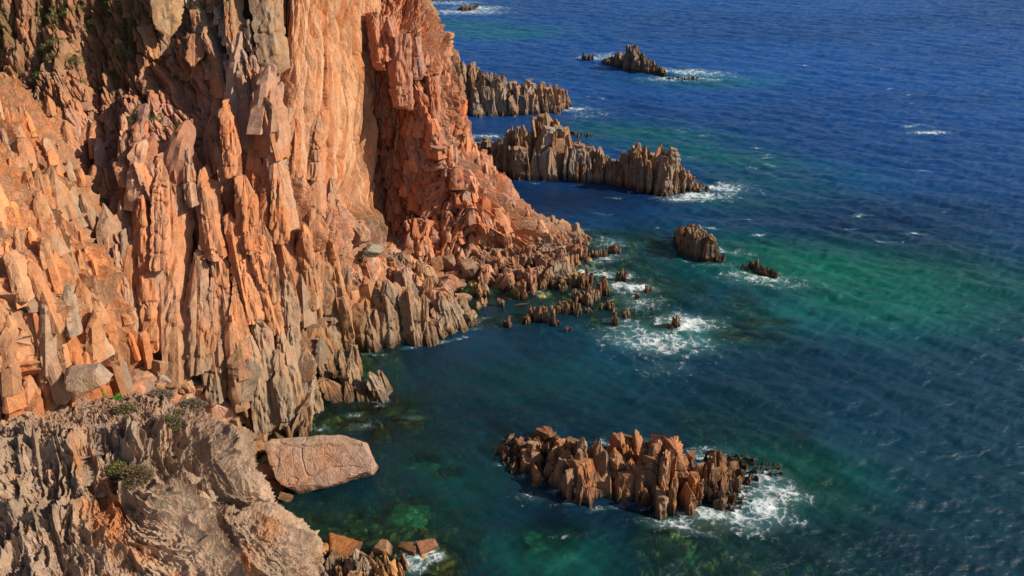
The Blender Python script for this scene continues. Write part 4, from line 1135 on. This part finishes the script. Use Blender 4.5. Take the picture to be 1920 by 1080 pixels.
ridge_rock("reef_rock", [(808, 3, 0, 3), (825, 6, 2, 4), (845, 4, 1, 3)],
           "flat dark reef awash right beside the top of the grey cliff shoulder", "reef", (1.2, 3), 328, BROWN * .55, 3, .8)
ridge_rock("reef_rock", [(1070, 256, 246, 3), (1085, 260, 247, 3), (1100, 259, 249, 3), (1114, 257, 251, 2)],
           "small dark rocks standing in the water behind the nearer long ridge", "sea rock", (.8, 1.6), 329, BROWN * .6, 3, .8)
ridge_rock("sea_stack", [(1284, 474, 436, 6), (1292, 482, 432, 6), (1304, 487, 431, 6), (1318, 490, 435, 6), (1330, 492, 442, 6), (1340, 493, 456, 4)],
           "blocky brown sea stack alone in open water to the right of the buttress tip", "sea stack", (1.2, 2.2), 331, BROWN * .9, 4, 1.3, jag=.03, point=(.5, 1.8), prof_=(.95, 1.04, 1.04, 1.0, .95, .8), rib=(.6, 3, .36))
ridge_rock("reef_rock", [(1338, 494, 478, 3), (1348, 496, 470, 3), (1360, 493, 478, 2)],
           "small knobbly rock leaning against the right foot of the blocky sea stack", "sea rock", (.6, 1.2), 333, BROWN * .9, 3, .9)
ridge_rock("reef_rock", [(1390, 506, 501, 2), (1405, 509, 497, 2), (1418, 511, 486, 2.6), (1432, 514, 494, 2.4), (1446, 519, 500, 2.4), (1466, 525, 514, 2)],
           "low jagged reef in a patch of foam right of the blocky sea stack", "reef", (.6, 1.3), 335, BROWN * .8, 3, .9)
isl = ridge_rock("rocky_islet", [(938, 868, 848, 4), (952, 882, 838, 5), (975, 892, 838, 6), (990, 898, 841, 6.5), (1008, 906, 838, 7.5), (1020, 912, 842, 8), (1035, 918, 832, 8), (1050, 926, 824, 8), (1070, 938, 822, 9), (1090, 949, 824, 9), (1115, 952, 832, 9), (1150, 946, 830, 9), (1175, 938, 840, 9), (1200, 946, 838, 9), (1230, 960, 836, 10), (1245, 964, 828, 10), (1262, 965, 832, 10), (1280, 963, 846, 9), (1300, 958, 856, 8), (1318, 950, 868, 7)],
           "large jagged reddish brown islet with a crest of pointed blades in the bottom right water", "islet", (1.3, 2.3), 341, np.array([.33, .175, .095]), 5, 1.3, hi=np.array([.385, .225, .13]), R=50, A=54, rib=(.5, 2.8, .26), point=(.12, .6), jag=.22)
ridge_rock("rocky_islet", [(1300, 925, 880, 3), (1320, 932, 872, 4), (1335, 935, 856, 6), (1350, 938, 850, 7), (1375, 936, 860, 7), (1395, 925, 868, 6), (1415, 905, 878, 4), (1432, 903, 888, 2.5)],
           "dark striped rock cluster standing at the right end of the large jagged islet", "rock cluster", (.9, 1.7), 343, np.array([.26, .145, .08]), 4, 1.1)
ridge_rock("sea_rock", [(1335, 948, 912, 2), (1350, 958, 908, 3), (1368, 962, 922, 3), (1385, 958, 925, 2.5), (1398, 950, 932, 2)],
           "broken pale edged rocks in white foam in front of the dark striped cluster", "sea rock", (.5, 1.1), 345, np.array([.30, .17, .095]), 3, 1.0)
ridge_rock("sea_rock", [(1396, 942, 930, 1.4), (1408, 946, 926, 1.6), (1420, 945, 934, 1.4)],
           "small brown rock in the thickest foam right of the striped cluster", "sea rock", (.5, .9), 347, np.array([.26, .14, .08]), 2, 1.0)
ridge_rock("sea_rock", [(1428, 890, 878, 2), (1440, 893, 875, 2), (1455, 896, 877, 2), (1470, 892, 880, 2)],
           "low brown rock at the far right tip of the large islet group", "sea rock", (.6, 1.1), 349, np.array([.28, .16, .09]), 3, 1.0)
ridge_rock("sea_rock", [(1170, 838, 826, 2), (1185, 840, 823, 2), (1200, 840, 828, 2), (1215, 842, 832, 1.5)],
           "small wet rocks in foam behind the crest of the large islet", "sea rock", (.5, .9), 351, np.array([.22, .12, .07]), 3, .9)
ridge_rock("sea_rock", [(922, 862, 850, 1.5), (932, 863, 846, 1.5), (944, 862, 852, 1.5)],
           "little brown rock off the left tip of the large islet", "sea rock", (.5, .9), 353, np.array([.28, .15, .08]), 2, 1.0)

# shore rocks off the tip of the buttress: centre x, base y, width px, height px, blades, tone, label
SH = [
    (985, 563, 44, 34, 8, 1.0, "stout brown rock with rounded heads at the right edge of the tide pool"),
    (1008, 548, 34, 26, 6, 1.0, "blunt tan rock just right of the stout rock by the tide pool"),
    (1024, 538, 22, 22, 4, .95, "small upright rock behind the blunt tan rock at the platform edge"),
    (1056, 548, 26, 18, 5, 1.15, "low orange tinged rock between the platform and the dark cluster"),
    (1096, 545, 36, 34, 9, .8, "dark knobbly rock cluster nearest the foaming channel"),
    (1134, 556, 30, 34, 6, .8, "dark pair of tall rounded blades right of the knobbly cluster"),
    (1102, 572, 52, 28, 13, .85, "wide dark wall of crowded blades in the middle of the shore rocks"),
    (1058, 590, 36, 22, 7, .9, "row of short blades left of the wide dark wall"),
    (1076, 582, 14, 26, 3, 1.0, "leaning flat faced slab on the left end of the dark wall"),
    (1087, 593, 18, 18, 4, .9, "squat ribbed rock in front of the dark wall"),
    (1106, 588, 18, 10, 4, .85, "string of little rocks right of the squat ribbed rock"),
    (1010, 606, 48, 27, 9, .85, "curved row of brown blades with a hollow in front, nearest the dark cove"),
    (1036, 608, 10, 36, 2, 1.05, "tall thin pointed rock at the right end of the curved row"),
    (989, 609, 22, 16, 3, 1.0, "rounded block at the left end of the curved row of blades"),
    (1045, 614, 16, 9, 4, 1.05, "pale small rocks at the foot of the thin pointed rock"),
    (951, 615, 18, 18, 3, 1.0, "lone rounded rock in dark water left of the curved row"),
    (1068, 628, 16, 12, 2, .9, "small lone rock in open water below the pale small rocks"),
    (903, 582, 26, 18, 3, 1.0, "round brown rock in the shallow pool beside the column wall"),
    (940, 577, 12, 16, 2, 1.0, "small upright rock standing in the middle of the pool"),
    (902, 561, 36, 34, 7, 1.05, "knobbly tan rock at the head of the shallow pool"),
    (1168, 531, 24, 22, 6, .75, "dark spiky rock alone in the foaming channel"),
    (1215, 553, 18, 15, 4, .75, "small dark rock right of the spiky rock in foam"),
    (1195, 563, 9, 9, 1, .95, "tiny conical brown rock in foam left of the outer rocks"),
    (1224, 584, 10, 7, 1, 1.0, "tiny tan rock awash above the big foam patch"),
    (1140, 584, 30, 12, 8, .75, "low dark teeth of rock between the dark wall and the foam"),
    (1151, 614, 18, 30, 5, .8, "dark split rock standing at the left edge of the big foam patch"),
    (1176, 596, 20, 12, 5, .95, "pale small rocks right behind the dark split rock"),
    (1270, 617, 16, 26, 3, .8, "upright dark rock in the centre of the big foam patch"),
    (1255, 620, 16, 8, 4, .75, "low reddish rock at the left foot of the upright rock in the foam patch"),
    (1120, 485, 38, 13, 10, .75, "low dark spiky rocks reaching out from the buttress tip"),
    (1156, 480, 26, 17, 6, .75, "dark spiky rock at the end of the low line off the buttress tip"),
]
for k, (cx, by, wpx, hpx, n, tone, lab) in enumerate(SH):
    rng = np.random.default_rng(700 + k)
    c = PZ(cx, by); mp_ = np.linalg.norm(c - [0, 0, CAM_H]) / FPX
    W = wpx * mp_ * 1.12; H = hpx * mp_ * 1.05
    if n <= 3: u = np.linspace(-.25, .25, n) if n > 1 else np.zeros(1)
    else: u = rng.uniform(-.5, .5, n)
    hh = H * (1 - .45 * np.abs(u) * 2 * rng.uniform(.5, 1, len(u))) * rng.uniform(.7, 1, len(u)); hh[np.argmin(np.abs(u))] = H
    wb = max(W / max(n ** .55, 1) * .95, .5)
    B = np.stack([c[0] + u * (W - wb * .6), c[1] + wb * .5 + rng.uniform(0, W * .45, len(u)), np.full(len(u), -1.0)], -1)
    T = B.copy(); T[:, 2] = hh; T[:, 0] += rng.normal(size=len(u)) * .08 * H - .03 * H
    ww = wb * rng.uniform(.75, 1.15, len(u))
    V, q, t, i = shards(B, T, ww, ww * rng.uniform(.8, 1.4, len(u)), .2, 800 + k, R=26, A=30, rough=.06, point=(.2, .9), blunt=1.1, rib=(.42, 1.8, .2))
    o = mesh_obj("shore_rock", V, q, M_ISLE, rockcol(V, np.array([.33, .205, .12]) * tone, i, low=np.array([.31, .19, .11]) * tone, tide=.35), tris=t)
    tag(o, lab, "shore rock")

# bottom edge rocks
ridge_rock("shore_rock", [(560, 1110, 1045, 5), (575, 1112, 1035, 5), (600, 1115, 1042, 5), (622, 1115, 1047, 5)],
           "rounded tan rocks at the bottom edge, touching the foot of the grey outcrop", "shore rock", (1.0, 1.8), 361, TAN * .9, 4, 1.0, jag=.12)
ridge_rock("shore_rock", [(628, 1115, 1055, 4), (648, 1120, 1045, 5), (665, 1125, 1042, 5), (680, 1125, 1043, 5), (696, 1120, 1062, 4)],
           "tan rock blades with pointed heads at the bottom edge, left of the washed ledge", "shore rock", (.8, 1.4), 363, TAN, 4, 1.0, jag=.12)
ridge_rock("shore_rock", [(700, 1120, 1045, 4), (715, 1125, 1044, 5), (730, 1125, 1046, 5), (744, 1125, 1042, 5), (756, 1120, 1065, 4)],
           "bright orange tan rock blades at the bottom edge right beside the washed ledge", "shore rock", (.8, 1.3), 365, np.array([.45, .25, .11]), 4, 1.0, jag=.12)

# ================================================================== BOULDERS
def one_boulder(name, px, py, z, size, label, cat, seed, col, group=None, **kw):
    c = PZ(px, py, z)
    V, q, t, i = boulder(c, size, seed, **kw)
    o = mesh_obj(name, V, q, M_BOUL, rockcol(V, col, i * .6 + .2, low=col, seed=seed, vary=.18, tide=.25), tris=None)
    tag(o, label, cat, group)
    return o


# the great slab boulder in the cove
fn = np.array([.06, -.74, .67]); fn /= np.linalg.norm(fn)
c0 = PZ(598, 872, 2.6)
fu = np.array([1.0, 0, 0]) - fn * fn[0]; fu /= np.linalg.norm(fu); fv = np.cross(fn, fu)
fv = fv if fv[2] > 0 else -fv
outl = []
for a_, b_ in ((494, 836), (505, 822), (560, 817), (640, 812), (678, 826), (698, 862), (690, 884), (640, 903), (562, 926), (524, 908), (503, 868)):
    dr = PZ(a_, b_, 0) - np.array([0, 0, CAM_H]); o_ = np.array([0, 0, CAM_H])
    p_ = o_ + dr * ((c0 - o_) @ fn) / (dr @ fn) - c0
    outl.append((p_ @ fu, p_ @ fv))
outl = np.array(outl); pl = []
cc0 = outl.mean(0); off_ = -fn * 2.0
ctr = c0 + fu * cc0[0] + fv * cc0[1] + off_
for k in range(len(outl)):
    p0, p1 = outl[k] - cc0, outl[(k + 1) % len(outl)] - cc0
    e = p1 - p0; m_ = np.array([e[1], -e[0]]); m_ /= np.linalg.norm(m_)
    if m_ @ (p0 + p1) < 0: m_ = -m_
    n3 = fu * m_[0] + fv * m_[1] + fn * (.12 if m_[1] < .4 else .0)
    n3 /= np.linalg.norm(n3)
    pt = fu * p0[0] + fv * p0[1] - off_
    pl.append((*n3, pt @ n3))
pl.append((*fn, 2.0)); pl.append((0, 0, -1, 4.0)); pl.append((0, 1, .2, 4.2))
n3 = fn * .62 + fv * .78; n3 /= np.linalg.norm(n3)          # the worn upper edge
pt = fu * 0 + fv * (outl[3, 1] - cc0[1] - 1.1) - off_
pl.append((*n3, pt @ n3))
n3 = fn * .75 - fv * .66; n3 /= np.linalg.norm(n3)
pl.append((*n3, (fv * (outl[8, 1] - cc0[1] + .9) - off_) @ n3))
V, q, t, i = boulder(ctr, (1, 1, 1), 21, nseg=190, rough=.028, fs=.28, cracks=.07, planes=pl)
c = c0
colb = rockcol(V, np.array([.46, .245, .15]), i, low=np.array([.45, .24, .145]), seed=8, vary=.2, tide=.3)
capm = sst(.2, .9, (V[:, 2] - c[2]) + .5 * fbm(V[:, 0] * .5, V[:, 1] * .5, V[:, 2], 3, 5) - .9)
colb = mix(colb, np.array([.36, .28, .19]), capm * .6)
o = mesh_obj("boulder", V, q, M_BOUL, colb)
tag(o, "huge flat faced pinkish tan boulder lying in the cove at the foot of the cliff", "boulder")

BO = [
    (478, 842, .5, (1.6, 1.2, .8), "orange brown block between the great boulder and the gravel shore", (.42, .20, .09)),
    (490, 890, .6, (2.3, 2.0, 1.4), "dark orange boulder wedged left of the great flat faced boulder", (.36, .17, .085)),
    (483, 925, .3, (1.0, 1.0, .8), "small angular red boulder below the wedged one, beside the grey outcrop", (.42, .17, .08)),
    (520, 915, .0, (1.3, .9, .6), "low wet boulder under the left end of the great boulder", (.28, .13, .06)),
    (535, 935, .0, (1.0, .7, .5), "little tan boulder awash below the great boulder", (.36, .18, .08)),
    (505, 900, .1, (.9, .7, .5), "brown stone squeezed between the wedged boulder and the great boulder", (.34, .18, .09)),
    (470, 868, .8, (.8, .7, .5), "tan stone above the wedged boulder, behind the outcrop edge", (.40, .24, .13)),
    (490, 822, .6, (.9, .7, .6), "brown stone touching the top left corner of the great boulder", (.34, .2, .11)),
    (515, 812, .3, (.7, .6, .4), "small wet stone just above the upper edge of the great boulder", (.22, .13, .06)),
    (500, 945, -.1, (.9, .6, .4), "dark wet stone lowest of those below the great boulder", (.22, .12, .06)),
    (450, 810, 1.6, (1.0, .8, .7), "pinkish stone between the squat brown boulder and the shore", (.44, .26, .18)),
    (440, 790, 2.4, (.9, .8, .9), "upright tan stone against the cliff foot right of the pink boulder", (.42, .25, .15)),
    (460, 845, 1.0, (.8, .7, .5), "round stone on the shore left of the orange brown block", (.36, .22, .12)),
    (405, 826, 3.0, (1.9, 1.0, .8), "long bright orange slab resting on the right edge of the ledge", (.58, .28, .10)),
    (418, 770, 4.2, (1.3, 1.2, 1.9), "upright pink boulder with white streaks at the foot of the cliff face", (.56, .33, .24)),
    (398, 800, 3.2, (1.8, 1.4, 1.1), "broad pinkish boulder below the upright pink one", (.42, .26, .18)),
    (428, 808, 2.2, (1.1, .9, .8), "squat brown boulder right of the broad pinkish one", (.36, .20, .10)),
    (345, 728, 7.4, (2.0, 1.0, .6), "long flat tan slab lying across the top of the rubble gully", (.50, .30, .17)),
    (370, 742, 6.5, (2.0, .9, .6), "second flat tan slab, just below the long one in the gully", (.50, .30, .18)),
    (322, 715, 8.5, (1.6, .9, .6), "orange flat slab at the head of the rubble gully", (.50, .27, .13)),
    (355, 712, 8.0, (1.3, .8, .4), "pale green grey flat stone among the gully rubble", (.30, .30, .18)),
    (368, 728, 7.2, (1.6, 1.0, .7), "wedge shaped pink slab beside the green grey stone", (.48, .30, .20)),
    (400, 735, 5.6, (1.2, .9, .7), "angular tan boulder above the upright pink boulder", (.48, .29, .17)),
    (385, 760, 5.2, (1.2, .9, .7), "rough tan boulder in the middle of the gully", (.40, .25, .15)),
    (320, 695, 9.6, (1.1, .9, .8), "round brown boulder below the cliff at the gully head", (.38, .23, .14)),
    (290, 690, 10.5, (1.7, 1.2, 1.2), "red brown boulder leaning at the back of the gully", (.40, .21, .12)),
    (880, 510, 1.0, (1.9, 1.5, 2.7), "tall smooth faced block standing at the pool edge under the buttress", (.40, .22, .13)),
    (903, 512, .8, (.8, .9, 1.8), "narrow upright block right beside the tall smooth faced block", (.36, .20, .12)),
    (843, 495, 2.0, (1.3, 1.2, 1.7), "upright block left of the tall smooth faced one", (.36, .19, .11)),
    (820, 498, 2.2, (1.2, 1.1, 1.3), "short red block farthest left in the line of blocks under the buttress", (.36, .18, .10)),
    (845, 538, .5, (2.0, 1.4, 1.0), "smooth pink boulder on the shore above the shallow pool", (.48, .25, .16)),
    (824, 545, 1.3, (2.1, 1.5, 1.0), "large pink boulder on top of the low column wall", (.50, .27, .17)),
    (868, 560, .4, (1.6, 1.2, .9), "rough brown boulder between the column wall and the pool", (.38, .23, .14)),
    (925, 522, -.1, (2.0, .8, .35), "flat orange stone lying in the dark pool", (.36, .19, .09)),
    (890, 527, -.1, (1.7, .7, .3), "flat wet stone in the pool below the tall smooth block", (.30, .15, .07)),
    (948, 560, -.15, (1.3, .5, .3), "long orange stone awash in the shallow pool", (.38, .17, .06)),
    (975, 572, -.2, (1.8, .4, .3), "thin tilted orange stone awash right of the pool", (.34, .16, .06)),
    (700, 470, 11.0, (1.4, 1.2, .9), "dark grey topped block perched on the heap above the column wall", (.30, .24, .17)),
    (672, 440, 13.5, (1.4, 1.2, 1.9), "rounded upright pink boulder at the mouth of the hollow", (.52, .28, .17)),
    (160, 705, 17.5, (2.2, 1.6, 1.0), "grey brown overhanging block at the left edge, on the foot of the orange spur", (.42, .25, .15)),
    (645, 1030, -.1, (2.2, 1.6, 1.0), "wet orange boulder with algae in the shallows, near the bottom edge", (.36, .15, .05)),
    (718, 1030, .2, (1.0, .9, .9), "small upright brown boulder in foam near the bottom edge", (.32, .16, .08)),
    (590, 1035, .6, (1.4, 1.2, .9), "ochre boulder tucked against the foot of the grey outcrop", (.38, .18, .06)),
    (800, 1026, .1, (1.3, .9, .8), "ribbed brown rock on the washed ledge near the bottom edge", (.30, .14, .08)),
    (765, 1030, -.1, (1.2, .8, .6), "low brown rock on the left of the washed ledge", (.30, .15, .07)),
]
for k, (a, b, z, sz, lab, c_) in enumerate(BO):
    rr = np.random.default_rng(k + 50)
    one_boulder("boulder", a, b, z, sz, lab, "boulder", 1000 + k * 7, np.array(c_), yaw=rr.uniform(-.5, .5), tilt=(rr.uniform(-.25, .25), rr.uniform(-.25, .25)), nseg=44, rough=.045, cracks=.02)

# small loose stones: gully rubble and pink cobbles between the column wall and the buttress
LANDM = [((478, 842), 'the orange brown block'), ((405, 826), 'the bright orange slab'), ((418, 770), 'the upright pink boulder'), ((345, 728), 'the long flat tan slab'), ((355, 712), 'the green grey flat stone'),
         ((385, 760), 'the rough tan gully boulder'), ((290, 690), 'the red brown boulder'), ((880, 510), 'the tall smooth faced block'), ((843, 495), 'the upright block'), ((820, 498), 'the short red block'),
         ((845, 538), 'the smooth pink boulder'), ((824, 545), 'the large pink boulder'), ((700, 470), 'the grey topped block'), ((672, 440), 'the rounded upright boulder'), ((600, 865), 'the great flat faced boulder'),
         ((450, 815), 'the cliff foot'), ((902, 561), 'the knobbly tan rock'), ((760, 500), 'the column wall')]


def stones(polys, n, sz, seed, colr, name, lab, cat, group, z_extra=0.15, flat=.7):
    B, T, w, d = scatter_ground(polys, n, sz, (1, 1.01), seed)
    rr = np.random.default_rng(seed + 1)
    for k in range(len(B)):
        c = B[k] + [0, 0, .8 + z_extra]
        s = w[k] * .5
        V, q, t, i = boulder(c, (s * rr.uniform(.9, 1.5), s * rr.uniform(.8, 1.1), s * flat * rr.uniform(.7, 1.1)), seed * 100 + k, nseg=18, rough=.05, yaw=rr.uniform(0, 3), tilt=(rr.uniform(-.4, .4), rr.uniform(-.4, .4)))
        cl = np.array(colr) * rr.uniform(.75, 1.2) * np.array([1, rr.uniform(.93, 1.08), rr.uniform(.9, 1.1)])
        o = mesh_obj(name, V, q, M_BOUL, rockcol(V, cl, i, low=cl, seed=k, vary=.15, tide=.2))
        t_ = (c[1] * CT + (CAM_H - c[2]) * ST); ppx = 960 + c[0] / t_ * FPX; ppy = 540 + ((CAM_H - c[2]) * CT - c[1] * ST) / t_ * FPX
        dl = [math.hypot(ppx - l[0][0], ppy - l[0][1]) for l in LANDM]; kk = int(np.argmin(dl)); lx, ly = ppx - LANDM[kk][0][0], ppy - LANDM[kk][0][1]
        where = ('left of', 'right of')[lx > 0] if abs(lx) > abs(ly) else ('above', 'below')[ly > 0]
        far = 'touching, ' if dl[kk] < 14 else ('a little way ' if dl[kk] > 34 else 'just ')
        lum = cl[0] / colr[0]; hue = cl[2] / cl[0] - colr[2] / colr[0]
        sz_w = 'tiny' if s < sz[0] * .52 else ('fist like' if s < sz[0] * .8 else ('mid sized' if s < sz[1] * .5 else 'fairly big'))
        tn = ('dark' if lum < .88 else 'pale' if lum > 1.07 else 'plain') + ' ' + ('pinkish' if hue > .01 else 'brownish')
        tag(o, '%s %s %s %s%s %s' % (sz_w, tn, lab, far, where, LANDM[kk][1]), cat, group)


stones([(275, 690), (330, 690), (440, 760), (470, 830), (430, 835), (400, 790), (330, 740), (270, 715)], 90, (.5, 1.5), 401, (.42, .25, .16), "stone", "gully stone", "stone", "loose stones in the rubble gully")
stones([(690, 478), (740, 480), (860, 500), (900, 525), (860, 545), (800, 535), (720, 510)], 80, (.6, 1.6), 403, (.46, .24, .15), "cobble", "smooth cobble", "stone", "pink cobbles below the buttress", flat=.6)
stones([(450, 815), (560, 810), (600, 812), (500, 835), (470, 870), (450, 850)], 34, (.5, 1.2), 405, (.24, .15, .07), "stone", "wet shore stone", "stone", "wet stones behind the great boulder", z_extra=.05)

for k, (a, b, z, sz, lab, c_) in enumerate(SUB):
    rr = np.random.default_rng(k + 150)
    c = PZ(a, b, z); sz = (sz[0], sz[1], sz[2] * .8); c[2] = -.25 - sz[2] - .45 * abs(z)
    V, q, t, i = boulder(c, sz, 3000 + k, yaw=rr.uniform(-.3, .3), nseg=36, rough=.09)
    cl = np.array(c_) * (1 + .5 * fbm(V[:, 0], V[:, 1], V[:, 2], 3, k))[:, None]
    o = mesh_obj("submerged_boulder", V, q, M_BED, cl)
    tag(o, lab, "submerged rock")


# ================================================================== VEGETATION
def leaf_clump(c, size, n, leaf, seed, spiky=.6):
    rr = np.random.default_rng(seed)
    d = rr.normal(size=(n, 3)); d /= np.linalg.norm(d, axis=1)[:, None]; d[:, 2] = np.abs(d[:, 2])
    rad = rr.uniform(.35, 1, n) ** .6
    p = d * rad[:, None] * np.array(size) + c
    a = np.cross(d, rr.normal(size=(n, 3))); a /= np.linalg.norm(a, axis=1)[:, None]
    L_ = leaf * rr.uniform(.6, 1.4, n)[:, None]
    tip = p + (d * spiky + rr.normal(size=(n, 3)) * .35) * L_ * 1.8
    V = np.stack([p - a * L_ * .3, p + a * L_ * .3, tip], 1).reshape(-1, 3)
    t = np.arange(n * 3).reshape(-1, 3)
    shade = np.repeat(rr.uniform(.6, 1.4, n), 3)
    return V, t, shade


SHRUBS = [
    (310, 822, (1.5, 1.1, .9), 2600, "dark olive bush in the middle of the brown ledge", (.13, .12, .05)),
    (226, 896, (1.3, 1.1, 1.1), 2600, "round green shrub on the grey outcrop, left of the brown one", (.17, .16, .04)),
    (268, 935, (1.35, 1.1, 1.0), 2400, "round dry brown shrub low on the grey outcrop", (.16, .115, .055)),
    (358, 768, (1.2, .9, .7), 1600, "grey twiggy bush at the right end of the ledge", (.17, .14, .10)),
    (235, 785, (1.1, .7, .4), 1000, "flat olive bush at the left of the ledge", (.15, .13, .06)),
    (332, 785, (.8, .6, .35), 700, "small dry tuft between the grey bush and the olive bush", (.22, .16, .09)),
    (300, 745, (1.5, .9, .8), 1600, "grey thorny mound at the back of the ledge", (.20, .16, .12)),
]
for k, (a, b, sz, n, lab, c_) in enumerate(SHRUBS):
    p, nn = surf_pt(S_GREY, D_GREY, a, b)
    root = bpy.data.objects.new("shrub", None); COL.objects.link(root); root.location = p - [0, 0, .1]
    tag(root, lab, "shrub")
    V, t, sh = leaf_clump(p, sz, n * 2, .12, 60 + k)
    mesh_obj("foliage", V, None, M_LEAF, np.array(c_) * sh[:, None], parent=root, tris=t)
    rr = np.random.default_rng(k)
    Bt = np.repeat((p - [0, 0, .2])[None], 7, 0); Tt = p + rr.normal(size=(7, 3)) * np.array(sz) * .35; Tt[:, 2] = p[2] + sz[2] * .7
    V, q, t, i = shards(Bt, Tt, .09, .09, 0, 40 + k, R=5, A=6)
    mesh_obj("stem", V, q, M_LEAF, np.tile([.12, .08, .05], (len(V), 1)), parent=root, tris=t)

# ground cover in the upper left gully
rr = np.random.default_rng(9)
Vs, Ts_, Cs = [], [], []; off = 0
cand = np.argwhere((gv + .35 * dk - .25 > .0) & (gully > .3) & (S_MAIN.px > 100) & (S_MAIN.py > -60)) if False else None
Sx = S_MAIN; gg = fbm(Sx.P[..., 0] * .22, Sx.P[..., 1] * .22, Sx.P[..., 2] * .22, 4, 29)
gl_ = sst(420, 330, Sx.px) * sst(330, 180, Sx.py)
dk_ = sst(330, 180, Sx.px) * sst(260, 120, Sx.py)
cand = np.argwhere((gg + .35 * dk_ > .28) & (gl_ > .3) & (Sx.px > 60) & (Sx.py > -100))
cand = cand[rr.integers(0, len(cand), 420)]
extra = [(370, 400), (372, 425), (375, 440), (368, 455), (210, 270), (205, 310), (165, 240), (300, 235), (295, 255), (160, 225), (175, 260), (350, 70), (360, 60), (220, 90), (225, 75)]
pts = [Sx.P[a, b] + Sx.N[a, b] * D_MAIN[a, b] for a, b in cand] + [surf_pt(Sx, D_MAIN, *e)[0] for e in extra]
for k, p in enumerate(pts):
    s = rr.uniform(.4, 1.0)
    V, t, sh = leaf_clump(p, (s, s, s * .5), 90, .13, 5000 + k, .3)
    g = np.array([.11, .15, .03]) if rr.uniform() < .7 else np.array([.13, .12, .04])
    Vs.append(V); Ts_.append(t + off); Cs.append(g * sh[:, None] * rr.uniform(.6, 1.4)); off += len(V)
o = mesh_obj("scrub", np.concatenate(Vs), None, M_LEAF, np.concatenate(Cs), tris=np.concatenate(Ts_))
tag(o, "green scrub growing over the dark gully at the upper left of the cliff", "scrub", kind='stuff')
for k, (a, b, lab) in enumerate(((188, 732, "bright green succulent tuft at the foot of the orange spur"), (221, 752, "smaller bright green tuft right of the first, beside the ledge"))):
    p, nn = surf_pt(S_GREY, D_GREY, a, b)
    V, t, sh = leaf_clump(p + [0, 0, .2], (.7 - .25 * k, .5, .35), 700, .14, 90 + k, .2)
    o = mesh_obj("green_tuft", V, None, M_LEAF, np.array([.12, .26, .02]) * sh[:, None], tris=t)
    tag(o, lab, "plant")
dup_ = {}
for o in scene.objects:
    if o.parent is None and 'group' in o and 'label' in o: dup_.setdefault(o['label'], []).append(o)
for lb, os_ in dup_.items():
    if len(os_) > 1:
        os_.sort(key=lambda o: o.location.x / o.location.y)
        wd = ['left', 'right'] if len(os_) == 2 else ['left', 'middle', 'right'] + ['far right'] * len(os_)
        for o, w_ in zip(os_, wd): o['label'] = lb + ', the ' + w_ + ' one'
print("done")
